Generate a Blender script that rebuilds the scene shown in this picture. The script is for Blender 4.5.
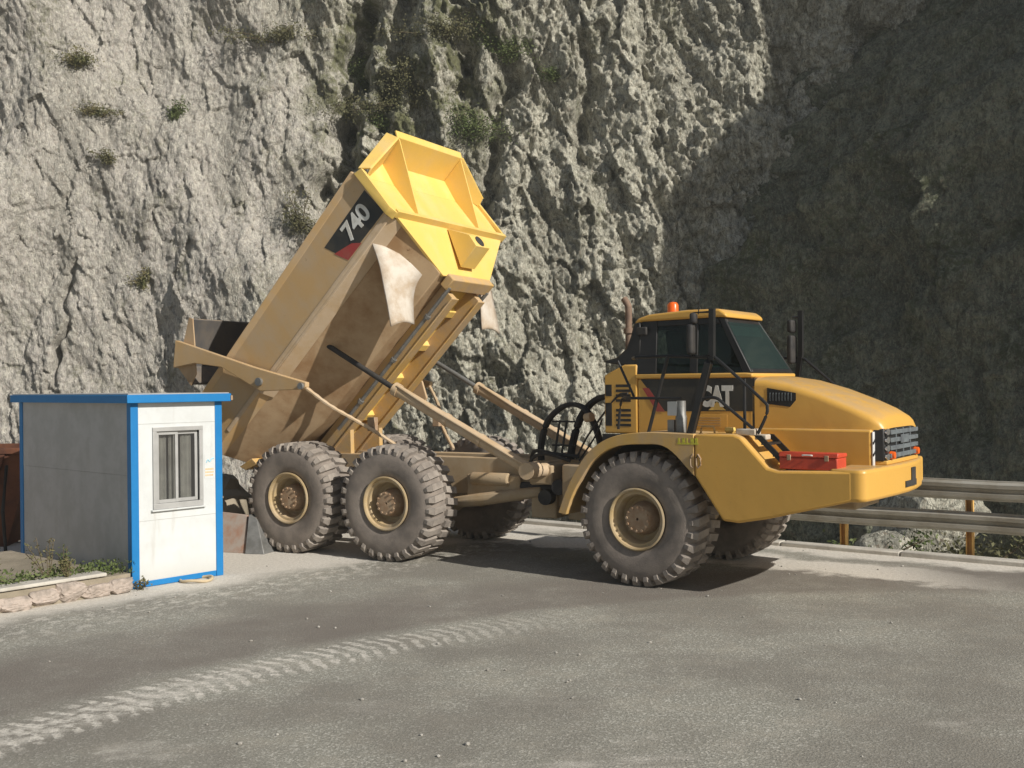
import bpy, bmesh, math, random
import numpy as np
from mathutils import Matrix, Vector
random.seed(7)
for o in list(bpy.data.objects): bpy.data.objects.remove(o)
S = bpy.context.scene; COL = S.collection
rad = math.radians

# ------------------------------------------------------------------ camera, sky, sun, exposure
cam = bpy.data.objects.new('camera', bpy.data.cameras.new('camera')); COL.objects.link(cam)
cam.data.sensor_width = 36; cam.data.lens = 1060/1024*36
cam.data.clip_start = .1; cam.data.clip_end = 600
cam.matrix_world = Matrix.Translation((0, 0, 2.8049)) @ Matrix.Rotation(rad(90)+.0006, 4, 'X') @ Matrix.Rotation(-.0107, 4, 'Z')
S.camera = cam
SUN_YAW, SUN_EL = .72, rad(31)          # direction to the sun: right of the view and behind the camera
sdir = Vector((math.cos(SUN_EL)*math.cos(SUN_YAW), -math.cos(SUN_EL)*math.sin(SUN_YAW), math.sin(SUN_EL)))
W = bpy.data.worlds.new('World'); S.world = W; W.use_nodes = True
wn = W.node_tree; sky = wn.nodes.new('ShaderNodeTexSky'); sky.sky_type = 'NISHITA'; sky.sun_disc = False
sky.sun_elevation = SUN_EL; sky.sun_rotation = math.atan2(sdir.x, sdir.y); sky.dust_density = 1.2; sky.air_density = 1.0; sky.ozone_density = .6
wn.links.new(sky.outputs[0], wn.nodes['Background'].inputs[0]); wn.nodes['Background'].inputs[1].default_value = .05
sun = bpy.data.objects.new('sun', bpy.data.lights.new('sun', 'SUN')); COL.objects.link(sun)
sun.data.energy = 4.6; sun.data.angle = rad(.5); sun.data.color = (1, .95, .865)
sun.rotation_euler = sdir.to_track_quat('Z', 'Y').to_euler()
S.view_settings.view_transform = 'Standard'; S.view_settings.look = 'None'
S.view_settings.exposure = .24; S.view_settings.gamma = 1; S.view_settings.use_curve_mapping = False

# ------------------------------------------------------------------ node helpers
class G:
    """tiny wrapper for building shader maths"""
    def __init__(s, name):
        s.m = bpy.data.materials.new(name); s.m.use_nodes = True; s.t = s.m.node_tree
        s.b = s.t.nodes['Principled BSDF']; s.co = s.t.nodes.new('ShaderNodeTexCoord').outputs['Object']
    def set(s, sock, v):
        if hasattr(v, 'links') or hasattr(v, 'is_linked'): s.t.links.new(v, sock)
        else: sock.default_value = v
    def math(s, op, a, b=0, c=0):
        n = s.t.nodes.new('ShaderNodeMath'); n.operation = op
        for i, v in enumerate((a, b, c)): s.set(n.inputs[i], v)
        return n.outputs[0]
    def xyz(s, v=None):
        n = s.t.nodes.new('ShaderNodeSeparateXYZ'); s.set(n.inputs[0], v or s.co); return n.outputs
    def scale(s, v, k):
        n = s.t.nodes.new('ShaderNodeVectorMath'); n.operation = 'MULTIPLY'; s.set(n.inputs[0], v); n.inputs[1].default_value = k; return n.outputs[0]
    def noise(s, sc, det=4, rough=.55, vec=None, dist=0):
        n = s.t.nodes.new('ShaderNodeTexNoise'); n.inputs['Scale'].default_value = sc; n.inputs['Detail'].default_value = det
        n.inputs['Roughness'].default_value = rough; n.inputs['Distortion'].default_value = dist; s.set(n.inputs['Vector'], vec or s.co); return n.outputs[0]
    def voro(s, sc, feat='F1', vec=None, out=0):
        n = s.t.nodes.new('ShaderNodeTexVoronoi'); n.feature = feat; n.inputs['Scale'].default_value = sc; s.set(n.inputs['Vector'], vec or s.co); return n.outputs[out]
    def ramp(s, f, lo, hi, a=0., b=1.):
        n = s.t.nodes.new('ShaderNodeMapRange'); n.interpolation_type = 'SMOOTHSTEP'; s.set(n.inputs[0], f)
        for i, v in zip((1, 2, 3, 4), (lo, hi, a, b)): s.set(n.inputs[i], v)
        return n.outputs[0]
    def mix(s, f, a, b):
        n = s.t.nodes.new('ShaderNodeMix'); n.data_type = 'RGBA'; s.set(n.inputs[0], f)
        for i, v in ((6, a), (7, b)): s.set(n.inputs[i], (*v, 1) if isinstance(v, tuple) else v)
        return n.outputs[2]
    def bump(s, h, st, dist=.05):
        n = s.t.nodes.new('ShaderNodeBump'); n.inputs['Strength'].default_value = st; n.inputs['Distance'].default_value = dist
        s.set(n.inputs['Height'], h); s.t.links.new(n.outputs[0], s.b.inputs['Normal'])
    def done(s, col, rough=.7, metal=0, spec=.4):
        s.set(s.b.inputs['Base Color'], (*col, 1) if isinstance(col, tuple) else col)
        s.set(s.b.inputs['Roughness'], rough); s.b.inputs['Metallic'].default_value = metal; s.b.inputs['Specular IOR Level'].default_value = spec
        return s.m

def simple(name, c1, c2=None, sc=3, rough=.6, metal=0, bump=0, bsc=40, spec=.4):
    g = G(name); c2 = c2 or tuple(x*.75 for x in c1)
    f = g.ramp(g.noise(sc, 6, .65), .35, .68)
    if bump: g.bump(g.noise(bsc, 3), bump, .02)
    return g.done(g.mix(f, c1, c2), rough, metal, spec)

def dusty_paint(name, paint, dust, amount=.5, rough=.45, sc=1.3, chips=None):
    g = G(name)
    big = g.noise(sc, 8, .7); streak = g.noise(3, 5, .6, g.scale(g.co, (1, 1, .25)))
    f = g.ramp(g.math('ADD', g.math('MULTIPLY', big, .6), g.math('MULTIPLY', streak, .4)), .62-amount*.45, .80-amount*.3)
    c = g.mix(f, paint, dust)
    geo = g.t.nodes.new('ShaderNodeNewGeometry'); up = g.xyz(geo.outputs['Normal'])[2]
    lie = g.math('MULTIPLY', g.ramp(up, .55, .95, 0, .62), g.ramp(g.noise(5, 6, .7), .30, .60)); c = g.mix(lie, c, DUST)
    c = g.mix(g.ramp(g.noise(26, 6, .8), .62, .68, 0, .5), c, tuple(x*.55 for x in dust))
    if chips: c = g.mix(g.ramp(g.noise(9, 6, .75), .66, .70), c, chips)
    g.bump(g.noise(2.2, 3), .12, .05)
    return g.done(c, g.ramp(f, 0, 1, rough, .85))

YEL = (.66, .375, .08); DUST = (.46, .33, .195)
M = {}
M['yellow'] = dusty_paint('yellow_paint', YEL, (.66, .36, .07), .25, .38)
M['yellow_front'] = dusty_paint('yellow_plate_paint', (.78, .54, .14), (.74, .53, .20), .4, .5)
M['yellow_tan'] = dusty_paint('dusty_yellow_paint', (.60, .37, .10), DUST, .60, .55)
M['body'] = dusty_paint('worn_body_paint', (.53, .345, .155), (.50, .37, .23), .55, .6, .9, (.30, .20, .11))
M['chine'] = dusty_paint('muddy_body_paint', (.46, .33, .20), (.31, .185, .09), .50, .75, .9, (.19, .11, .055))
M['frame'] = dusty_paint('dusty_chassis_paint', (.36, .255, .14), (.42, .33, .22), .6, .7, 2, (.14, .10, .07))
M['barrel'] = dusty_paint('dusty_cylinder_paint', (.50, .36, .21), (.55, .43, .30), .6, .65, 2)
M['hub'] = simple('rusty_hub', (.33, .21, .125), (.40, .30, .20), 9, .8)
M['rim'] = dusty_paint('dusty_rim', (.40, .29, .14), (.46, .37, .25), .55, .7, 4)
M['tyre'] = simple('dusty_rubber', (.27, .232, .20), (.19, .165, .145), 3.5, .92, 0, .25, 60, .2)
M['lug'] = simple('dusty_tread', (.34, .30, .26), (.20, .175, .155), 3, .95, 0, .25, 50, .2)
M['black'] = simple('black_paint', (.016, .016, .017), (.024, .023, .022), 5, .42)
M['rubber'] = simple('black_rubber', (.022, .022, .024), (.05, .045, .04), 4, .7)
M['decal'] = simple('black_decal', (.022, .024, .024), (.05, .045, .035), 3, .5)
M['red'] = simple('red_decal', (.36, .045, .04), (.32, .08, .06), 3, .55)
M['letter'] = simple('white_decal', (.68, .69, .66), (.55, .53, .47), 4, .55)
M['orange'] = simple('orange_plastic', (.85, .14, .015), (.75, .12, .015), 4, .3)
M['redbox'] = simple('red_painted_steel', (.58, .07, .03), (.46, .055, .028), 4, .45)
M['chrome'] = simple('polished_steel', (.55, .55, .55), (.4, .4, .4), 5, .25, 1)
M['steel'] = simple('grey_steel', (.30, .30, .29), (.2, .2, .19), 5, .5, .6)
M['white_flap'] = simple('dusty_white_rubber', (.60, .55, .48), (.40, .30, .20), 1.8, .8)
M['exhaust'] = simple('rusty_exhaust', (.25, .17, .12), (.17, .115, .085), 7, .75, .2)
M['grille'] = simple('grille_plastic', (.16, .185, .195), (.10, .11, .12), 6, .5)
M['lamp'] = simple('lamp_lens', (.75, .76, .75), (.6, .6, .6), 6, .12)
M['seat'] = simple('teal_fabric', (.07, .20, .19), (.05, .12, .13), 6, .8)
M['blue_cloth'] = simple('blue_fabric', (.03, .09, .30), (.03, .07, .2), 6, .8)
M['galv'] = simple('weathered_galvanised', (.47, .45, .39), (.33, .30, .24), 1.8, .6, .35, .1, 12)
M['post'] = simple('rusty_orange_post', (.72, .44, .13), (.58, .31, .09), 5, .75)
def grimy(name, c1, c2, dirt):
    g = G(name); X, Y, Z = g.xyz(); n = g.noise(2.2, 7, .7); stk = g.noise(5, 5, .65, g.scale(g.co, (1, 1, .12)))
    c = g.mix(g.ramp(n, .35, .65), c1, c2)
    c = g.mix(g.ramp(stk, .56, .74, 0, .45), c, dirt)
    c = g.mix(g.math('MULTIPLY', g.ramp(g.math('ADD', Z, g.math('MULTIPLY', n, .5)), .65, .22), .5), c, dirt)      # splash from the road
    g.bump(g.noise(1.5, 2), .15, .05); return g.done(c, .5, 0, .35)
M['kwhite'] = grimy('white_panel', (.62, .645, .645), (.565, .58, .575), (.43, .40, .35))
M['kblue'] = simple('blue_paint', (.006, .165, .43), (.010, .185, .46), 3, .5)
M['alu'] = simple('aluminium', (.46, .46, .45), (.38, .38, .37), 3, .4, .2)
M['dark'] = simple('dark_interior', (.03, .028, .026), (.05, .045, .04), 3, .9)
M['curtain'] = simple('grey_curtain', (.42, .42, .40), (.30, .30, .29), 5, .9)
M['rust'] = simple('rusty_sheet', (.15, .055, .025), (.075, .03, .018), 2, .85, 0, .2, 20)
M['hose'] = simple('beige_hose', (.52, .42, .27), (.45, .36, .24), 4, .7)
M['sticker_blue'] = simple('pale_blue_print', (.35, .66, .80), None, 4, .6)
M['sticker_orange'] = simple('orange_print', (.85, .52, .25), None, 4, .6)
M['yellow_mark'] = simple('yellow_green_print', (.62, .60, .05), (.45, .38, .05), 30, .6)

def glass(name, tint, rough=.03, alpha=.55, through=(.66, .78, .72)):
    g = G(name); t = g.t
    g.done(tint, rough, 0, .6)
    tr = t.nodes.new('ShaderNodeBsdfTransparent'); tr.inputs[0].default_value = (*through, 1)
    mx = t.nodes.new('ShaderNodeMixShader'); mx.inputs[0].default_value = alpha
    t.links.new(tr.outputs[0], mx.inputs[1]); t.links.new(g.b.outputs[0], mx.inputs[2])
    t.links.new(mx.outputs[0], t.nodes['Material Output'].inputs[0]); return g.m
M['glass'] = glass('tinted_cab_glass', (.015, .02, .018), .03, .40)
M['screen'] = glass('windscreen_glass', (.035, .055, .055), .05, .5)
M['kglass'] = glass('kiosk_glass', (.10, .10, .10), .03, .25, (.97, .97, .95))

# ------------------------------------------------------------------ mesh helpers
def bm_new(): return bmesh.new()
def box(bm, lo, hi, mtx=None):
    vs = [bm.verts.new((x, y, z)) for x in (lo[0], hi[0]) for y in (lo[1], hi[1]) for z in (lo[2], hi[2])]
    if mtx is not None:
        for v in vs: v.co = mtx @ v.co
    for f in ((0, 1, 3, 2), (4, 6, 7, 5), (0, 4, 5, 1), (2, 3, 7, 6), (0, 2, 6, 4), (1, 5, 7, 3)): bm.faces.new([vs[i] for i in f])
    return vs
def prism(bm, poly, axis, a, b):
    """extrude a 2-D outline along an axis; outline gives the two other coordinates in xyz order"""
    def P(p, t):
        l = list(p); l.insert(axis, t); return l
    A = [bm.verts.new(P(p, a)) for p in poly]; B = [bm.verts.new(P(p, b)) for p in poly]; n = len(poly)
    bm.faces.new(A); bm.faces.new(B[::-1])
    for i in range(n): bm.faces.new([A[i], B[i], B[(i+1) % n], A[(i+1) % n]][::-1])
def hexa(bm, p):
    """eight corners: four bottom, four top, same winding"""
    vs = [bm.verts.new(q) for q in p]
    for f in ((3, 2, 1, 0), (4, 5, 6, 7), (0, 1, 5, 4), (1, 2, 6, 5), (2, 3, 7, 6), (3, 0, 4, 7)): bm.faces.new([vs[i] for i in f])
def plate(bm, pts, th, n=None):
    """a flat outline in 3-D given thickness along its normal"""
    P = [Vector(p) for p in pts]
    if n is None: n = (P[1]-P[0]).cross(P[2]-P[0]).normalized()
    A = [bm.verts.new(p) for p in P]; B = [bm.verts.new(p-n*th) for p in P]; k = len(P)
    bm.faces.new(A); bm.faces.new(B[::-1])
    for i in range(k): bm.faces.new([A[i], B[i], B[(i+1) % k], A[(i+1) % k]])
def tube(bm, pts, r, seg=10, square=False):
    pts = [Vector(p) for p in pts]; rings = []
    if square: seg = 4
    for i, p in enumerate(pts):
        t = (pts[min(i+1, len(pts)-1)]-pts[max(i-1, 0)]).normalized()
        up = Vector((0, 0, 1)) if abs(t.z) < .95 else Vector((1, 0, 0))
        a = t.cross(up).normalized(); b = a.cross(t)
        rr = r[i] if isinstance(r, (list, tuple)) else r
        off = math.pi/4 if square else 0
        rings.append([bm.verts.new(p+rr*(math.cos(off+2*math.pi*k/seg)*a+math.sin(off+2*math.pi*k/seg)*b)) for k in range(seg)])
    for u, v in zip(rings, rings[1:]):
        for k in range(seg): bm.faces.new([u[k], u[(k+1) % seg], v[(k+1) % seg], v[k]])
    bm.faces.new(rings[0][::-1]); bm.faces.new(rings[-1])
def smooth_path(pts, n=8):
    """Catmull-Rom through the points"""
    P = [Vector(p) for p in pts]; P = [2*P[0]-P[1]]+P+[2*P[-1]-P[-2]]; out = []
    for i in range(1, len(P)-2):
        for k in range(n):
            t = k/n; a, b, c, d = P[i-1:i+3]
            out.append(.5*((2*b)+(c-a)*t+(2*a-5*b+4*c-d)*t*t+(3*b-a-3*c+d)*t**3))
    return out+[P[-2]]
def lathe(bm, prof, seg, axis='Y', closed=False):
    """prof: (radius, position along the axis)"""
    rings = []
    for r, y in prof:
        rings.append([bm.verts.new((r*math.cos(2*math.pi*k/seg), y, r*math.sin(2*math.pi*k/seg)) if axis == 'Y' else
                                   (r*math.cos(2*math.pi*k/seg), r*math.sin(2*math.pi*k/seg), y)) for k in range(seg)])
    for u, v in zip(rings, rings[1:]+([rings[0]] if closed else [])):
        for k in range(seg): bm.faces.new([u[k], u[(k+1) % seg], v[(k+1) % seg], v[k]])
    if not closed:
        bm.faces.new(rings[0]); bm.faces.new(rings[-1][::-1])
def finish(name, bm, mat, parent=None, mtx=None, bevel=0, smooth=None, segs=2):
    bmesh.ops.recalc_face_normals(bm, faces=bm.faces)
    me = bpy.data.meshes.new(name); bm.to_mesh(me); bm.free(); return from_mesh(name, me, mat, parent, mtx, bevel, smooth, segs)
def from_mesh(name, me, mat, parent=None, mtx=None, bevel=0, smooth=None, segs=2):
    for m in (mat if isinstance(mat, list) else [mat]): me.materials.append(m)
    o = bpy.data.objects.new(name, me); COL.objects.link(o)
    if parent: o.parent = parent
    if mtx is not None: o.matrix_local = mtx
    if bevel:
        b = o.modifiers.new('bevel', 'BEVEL'); b.width = bevel; b.segments = segs; b.limit_method = 'ANGLE'; b.angle_limit = rad(25)
    if smooth or bevel: me.shade_auto(rad(smooth or 35)) if hasattr(me, 'shade_auto') else shade(me, rad(smooth or 35))
    return o
def shade(me, ang):
    me.polygons.foreach_set('use_smooth', [True]*len(me.polygons))
    bm = bmesh.new(); bm.from_mesh(me)
    for e in bm.edges:
        e.smooth = not (len(e.link_faces) == 2 and e.calc_face_angle(0) > ang)
    bm.to_mesh(me); bm.free()
def tag(o, label=None, cat=None, group=None, kind=None):
    for k, v in (('label', label), ('category', cat), ('group', group), ('kind', kind)):
        if v: o[k] = v
    return o
def thing(name, label, cat, mtx=None, group=None):
    o = bpy.data.objects.new(name, None); COL.objects.link(o); o.empty_display_size = .3
    if mtx is not None: o.matrix_world = mtx
    return tag(o, label, cat, group)
def text_mesh(txt, size, bold=.02, depth=.004):
    c = bpy.data.curves.new('lettering', 'FONT'); c.body = txt; c.size = size; c.offset = bold; c.extrude = depth
    c.align_x = 'CENTER'; c.align_y = 'CENTER'; o = bpy.data.objects.new('lettering', c); COL.objects.link(o)
    bpy.context.view_layer.update()
    me = bpy.data.meshes.new_from_object(o.evaluated_get(bpy.context.evaluated_depsgraph_get())); bpy.data.objects.remove(o); me.materials.clear(); return me

# ------------------------------------------------------------------ numpy noise
rng = np.random.default_rng(11)
_perm = rng.permutation(512); _grad = rng.normal(size=(512, 2)); _grad /= np.linalg.norm(_grad, axis=1)[:, None]
def perlin(x, y, seed=0):
    xi = np.floor(x).astype(int); yi = np.floor(y).astype(int); fx = x-xi; fy = y-yi
    h = lambda i, j: _grad[_perm[(_perm[(i+seed*37) & 511]+j) & 511]]
    u = fx*fx*fx*(fx*(fx*6-15)+10); v = fy*fy*fy*(fy*(fy*6-15)+10)
    d = lambda i, j: (h(xi+i, yi+j)*np.stack([fx-i, fy-j], -1)).sum(-1)
    return 1.5*((1-v)*((1-u)*d(0, 0)+u*d(1, 0))+v*((1-u)*d(0, 1)+u*d(1, 1)))
def fbm(x, y, o=5, seed=0, g=.5):
    a = 1; s = 0*x
    for k in range(o): s = s+a*perlin(x*2**k, y*2**k, seed+k); a *= g
    return s
def facets(x, y, seed=0, tilt=1.0):
    """blocky rock: every Voronoi cell is its own tilted plane"""
    xi = np.floor(x).astype(int); yi = np.floor(y).astype(int); best = np.full(x.shape, 9.); val = 0*x
    R = np.random.default_rng(seed+100).random((256, 5))
    for i in (-1, 0, 1):
        for j in (-1, 0, 1):
            cx, cy = xi+i, yi+j; r = R[_perm[(_perm[cx & 511]+cy) & 511] & 255]
            dx = x-cx-r[..., 0]; dy = y-cy-r[..., 1]; d = dx*dx+dy*dy
            w = (r[..., 2]-.5)+tilt*((r[..., 3]-.5)*dx+(r[..., 4]-.5)*dy)*2
            m = d < best; val = np.where(m, w, val); best = np.where(m, d, best)
    return val
def sstep(x, a, b):
    t = np.clip((x-a)/(b-a), 0, 1); return t*t*(3-2*t)
def grid_mesh(name, P):
    """P: rows x cols x 3"""
    n, m, _ = P.shape; me = bpy.data.meshes.new(name)
    i = np.arange((n-1)*m).reshape(n-1, m)[:, :-1].ravel()
    F = np.stack([i, i+1, i+m+1, i+m], 1)
    me.vertices.add(n*m); me.vertices.foreach_set('co', P.reshape(-1).astype(np.float32))
    me.loops.add(F.size); me.loops.foreach_set('vertex_index', F.ravel().astype(np.int32))
    me.polygons.add(len(F)); me.polygons.foreach_set('loop_start', np.arange(0, F.size, 4, dtype=np.int32)); me.polygons.foreach_set('loop_total', np.full(len(F), 4, np.int32))
    me.update(); me.validate(); return me

# ------------------------------------------------------------------ rock materials
def rock_material(name, base, light, stain, green, pink=None, greenamt=.60):
    g = G(name); X, Y, Z = g.xyz()
    v = g.scale(g.co, (1, 1, .5))
    n1 = g.noise(.16, 6, .6); n2 = g.noise(1.3, 9, .72, v); n3 = g.noise(4.5, 7, .75, v)
    c = g.mix(g.ramp(n2, .36, .64), base, light)
    if pink:
        c = g.mix(g.math('MULTIPLY', g.ramp(g.math('ADD', X, g.math('MULTIPLY', n1, 9)), 0, -6, 0, 1), g.ramp(n2, .25, .6, .95, .65)), c, pink)
    c = g.mix(g.ramp(n1, .50, .68, 0, .6), c, stain)
    dk = tuple(x*.40 for x in base); lt = tuple(min(.8, x*1.45) for x in light)
    c = g.mix(g.ramp(n3, .515, .585, 0, .75), c, dk)
    c = g.mix(g.ramp(n3, .475, .40, 0, .55), c, lt)
    st = g.noise(.55, 6, .7, g.scale(g.co, (1.6, 1, .22)))
    c = g.mix(g.ramp(st, .50, .60, 0, .7), c, tuple(x*.62 for x in base))          # seepage streaks
    c = g.mix(g.ramp(st, .44, .32, 0, .35), c, lt)
    c = g.mix(g.ramp(g.noise(7, 6, .8), .53, .59, 0, .5), c, (.27, .20, .145))
    c = g.mix(g.ramp(g.noise(11, 5, .8, v), .525, .57, 0, .75), c, dk)
    c = g.mix(g.ramp(g.noise(10, 5, .8, v), .47, .425, 0, .6), c, lt)
    if pink: c = g.mix(g.ramp(g.math('ADD', X, g.math('MULTIPLY', n1, 9)), 0, -9, 0, .32), c, pink)      # smoother face on the left, paled further to paint in drifting dust haze
    gm = g.math('MULTIPLY', g.ramp(g.noise(.45, 6, .7), greenamt, greenamt+.12), g.ramp(g.noise(4, 5, .7), .42, .58))
    if pink:      # plants and dark seepage in the broken rock round the gully
        bx = g.math('DIVIDE', g.math('ADD', X, 4.6), 5.2); bz = g.math('DIVIDE', g.math('SUBTRACT', Z, 17), 9.5)
        blob = g.ramp(g.math('ADD', g.math('MULTIPLY', bx, bx), g.math('MULTIPLY', bz, bz)), 1.15, .25)
        gm = g.math('MAXIMUM', g.math('MULTIPLY', gm, .6), g.math('MULTIPLY', blob, g.ramp(g.noise(.75, 7, .72), .44, .60)))
    c = g.mix(g.math('MULTIPLY', gm, .85), c, g.mix(g.ramp(g.noise(6, 4, .7), .4, .6), green, tuple(x*1.7 for x in green)))
    h = g.math('ADD', g.noise(3.2, 9, .78, v), g.math('ADD', g.math('MULTIPLY', g.math('MINIMUM', g.voro(4.5, 'DISTANCE_TO_EDGE', v), .08), 1.6), g.math('MULTIPLY', g.math('ABSOLUTE', g.math('SUBTRACT', g.noise(5, 5, .6, v), .5)), 1.8)))
    g.bump(h, .9, .13)
    return g.done(c, .95, 0, .2)
M['rock'] = rock_material('sunlit_limestone', (.36, .35, .285), (.48, .465, .39), (.28, .27, .22), (.072, .076, .03), (.44, .408, .38), .535)
M['rock2'] = rock_material('shaded_limestone', (.145, .15, .105), (.225, .23, .165), (.10, .105, .07), (.05, .06, .026), None, .48)  # limestone colours darkened to paint in the shade on the gorge wall
M['dirt'] = simple('stony_dirt', (.34, .29, .22), (.22, .19, .14), 1.2, .95, 0, .8, 9)
M['scree'] = simple('pale_scree', (.45, .43, .39), (.28, .26, .23), 1.5, .95, 0, .9, 7)

# ------------------------------------------------------------------ the cliff
def ridged(x, y, o, seed):
    a = 1; t = 0*x
    for k in range(o): t = t+a*(1-2*np.abs(perlin(x*2.1**k, y*2.1**k, seed+k))); a *= .5
    return t
def cliff_disp(s, z):
    rough = sstep(s+1.5*fbm(s/5, z/5, 3, 41), -11, -3)      # left is smoother, middle knobbly
    w1 = .10*fbm(s*.8, z*.8, 2, 18); sl = s+.22*z
    d = 1.5*fbm(s/9, z/12, 3, 3)+.30*fbm(s/3, z/5, 3, 33)
    d += (.10+.34*rough)*facets(sl/3.1+w1, z/5.6+w1, 1, 1.2)
    d += (.10+.24*rough)*facets(sl/1.25+w1, z/2.5-w1, 2, 1.7)
    d -= (.06+.15*rough)*ridged(sl/1.6, z/3.6, 4, 51)        # sharp vertical fractures
    d += (.06+.08*rough)*facets(sl/.52, z/1.05, 3, 2.2)
    d += (.04+.05*rough)*facets(sl/.22, z/.36, 4, 2.2)
    return d
s = np.concatenate([np.arange(-32, -22.6, .16), np.arange(-22.6, 14, .055), np.arange(14, 20, .12)]); z = np.concatenate([np.arange(-11, -6, .14), np.arange(-6, 20.6, .055), np.arange(20.6, 25, .14)]); zl = z
Sg, Zg = np.meshgrid(s, z)
dep = 44+.10*(Zg-5)-cliff_disp(Sg, Zg)
# dark gullies that run down the face
for s0, z0, z1, wd, am in ((-7.6, 9.5, 20, .55, 2.2), (-5.6, 13, 26, .5, 1.7), (-9.4, 5, 9, .35, 1.0), (-2.2, 15, 26, .6, 1.5), (-1.0, 9.5, 17, .4, 1.2), (-19, 3, 8.5, .12, .6), (-3.7, 5, 11, .5, .9), (2.8, 12, 20, .35, .9)):
    cx = s0+.5*fbm(Zg/2.5, Zg*0+s0, 3, 5)+.12*(Zg-z0)
    dep += am*np.exp(-((Sg-cx)/wd)**2)*sstep(Zg, z0-.6, z0+1)*(1-sstep(Zg, z1-1, z1+.6))*(.6+.8*fbm(Sg/1.2, Zg/1.2, 3, 44)+.3)
P = np.stack([Sg, dep, Zg], -1)
tag(from_mesh('cliff', grid_mesh('cliff', P), M['rock']), kind='structure')
# right-hand wall of the gorge, turned out of the sun
q = np.arange(-6, 30, .09); z = np.arange(-13, 26, .09)
Qg, Zg = np.meshgrid(q, z)
dd = 1.3*fbm(Qg/7, Zg/9, 4, 71)-.16*ridged((Qg+.3*Zg)/1.3, Zg/3.4, 4, 81)+.08*facets(Qg/.24, Zg/.4, 8, 2)+.6*facets(Qg/3+.3*fbm(Qg/3, Zg/3, 3, 72), Zg/4.4, 5, .8)+.26*facets(Qg/1.1, Zg/1.6+.2*fbm(Qg, Zg, 3, 73), 6, 1)+.12*facets(Qg/.4, Zg/.5, 7, 1)+.3*fbm(Qg/1.3, Zg/1.3, 4, 75)
ridge = lambda z0, k, am, wd: am*sstep((z0+k*Qg+.6*fbm(Qg/3, Zg/3, 3, 77))-Zg, 0, wd)
dd += ridge(8.2, .62, 1.5, .45)+ridge(13.5, .55, 1.0, .4)+ridge(2.0, .50, .7, .6)
dd += .8*sstep(-1.0+.25*Qg-Zg, 0, 2)
shift = .62*np.clip(Zg-11, 0, 9)
ux, uy = .71, -.705
P = np.stack([10.3+shift+ux*Qg-.705*dd, 44.2+.2*shift+uy*Qg-.71*dd*.6+.12*np.clip(Zg, 0, 30), Zg], -1)
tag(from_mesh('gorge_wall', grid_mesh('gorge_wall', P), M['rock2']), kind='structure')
# spur added outside the picture on the right, outline shaped to shade the gorge wall
def spur():
    L = 27.; hx, hy, hz = sdir.x/math.cos(SUN_EL), sdir.y/math.cos(SUN_EL), math.tan(SUN_EL)
    edge = [(-16, 9.0), (0, 8.4), (3, 7.6), (5, 6.9), (8, 6.5), (10.8, 6.2), (12.5, 6.6), (15, 8.1), (17, 10.2), (19, 10.6), (22, 10.6), (30, 11), (38, 13)]
    zs = np.linspace(-14, 46, 84); xs = np.interp(zs, *zip(*edge))+1.3+.22*np.clip(zs-8, 0, 12)
    rows = []
    for zc, xc in zip(zs, xs):
        x0, y0, z0 = xc+hx*L, 43.2+hy*L, zc+hz*L
        out = Vector((-hy, hx)).normalized() if False else Vector((.80, .60))
        t = Vector((hx, hy)); ring = []
        for a, b in [(0, 0), (1, -1.5), (3, -3), (6, -4), (10, -5), (16, -6), (24, -6), (30, 0), (24, 8), (14, 10), (6, 7), (1.5, 3), (0, 0)]:
            n = random.uniform(-.35, .35); w = Vector((x0, y0))+out*(a+(n if a else n*.5))+t*b
            ring.append((w.x, w.y, z0-27*hz*0))
        rows.append(ring)
    rows.insert(0, [(x, y, -14) for x, y, _ in rows[0]])
    top = rows[-1]; c = (sum(p[0] for p in top)/13, sum(p[1] for p in top)/13, top[0][2]+2); rows.append([c]*13)
    return np.array(rows)
tag(from_mesh('added_shade_spur', grid_mesh('added_shade_spur', spur()), M['rock2']), kind='structure')

# ------------------------------------------------------------------ ground: terrain sheet, road, kerb
RAIL0, RDIR = Vector((4.8, 18.43)), Vector((.80, -.60)); RN = Vector((.60, .80))     # guardrail foot line and its outer normal
EDGE = [(-60, 24), (-12, 20.6), (-5.35, 17.9), (-2.4, 23.83), (70, -30.47), (70, -60), (-60, -60)]
def outside_dist(X, Y):
    n = len(EDGE); d = np.full(X.shape, 1e9); ins = np.zeros(X.shape, bool)
    for i in range(n):
        (x0, y0), (x1, y1) = EDGE[i], EDGE[(i+1) % n]
        t = np.clip(((X-x0)*(x1-x0)+(Y-y0)*(y1-y0))/((x1-x0)**2+(y1-y0)**2), 0, 1)
        d = np.minimum(d, np.hypot(X-x0-t*(x1-x0), Y-y0-t*(y1-y0)))
        c = ((y0 > Y) != (y1 > Y)) & (X < (x1-x0)*(Y-y0)/(y1-y0+1e-9)+x0); ins ^= c
    return np.where(ins, 0, d), ins
ax = np.concatenate([np.arange(-300, -30, 15), np.arange(-30, 34, .35), np.arange(34, 300, 15)]); ay = np.concatenate([np.arange(-300, -5, 15), np.arange(-5, 48, .35), np.arange(48, 320, 15)])
Xg, Yg = np.meshgrid(ax, ay); dd, ins = outside_dist(Xg, Yg)
Zt = -.03-np.clip(dd-.5, 0, 12)*1.05+.35*fbm(Xg/1.7, Yg/1.7, 4, 90)*sstep(dd, .8, 3); Zt = np.maximum(Zt, -11.5+.6*fbm(Xg/3, Yg/3, 3, 92))
Zt = np.where((Yg > 52) | (Xg > 60), -11.5, Zt); Zt = np.where(ins, -.03, Zt)
tag(from_mesh('terrain', grid_mesh('terrain', np.stack([Xg, Yg, Zt], -1)), M['scree']), kind='structure')

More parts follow.
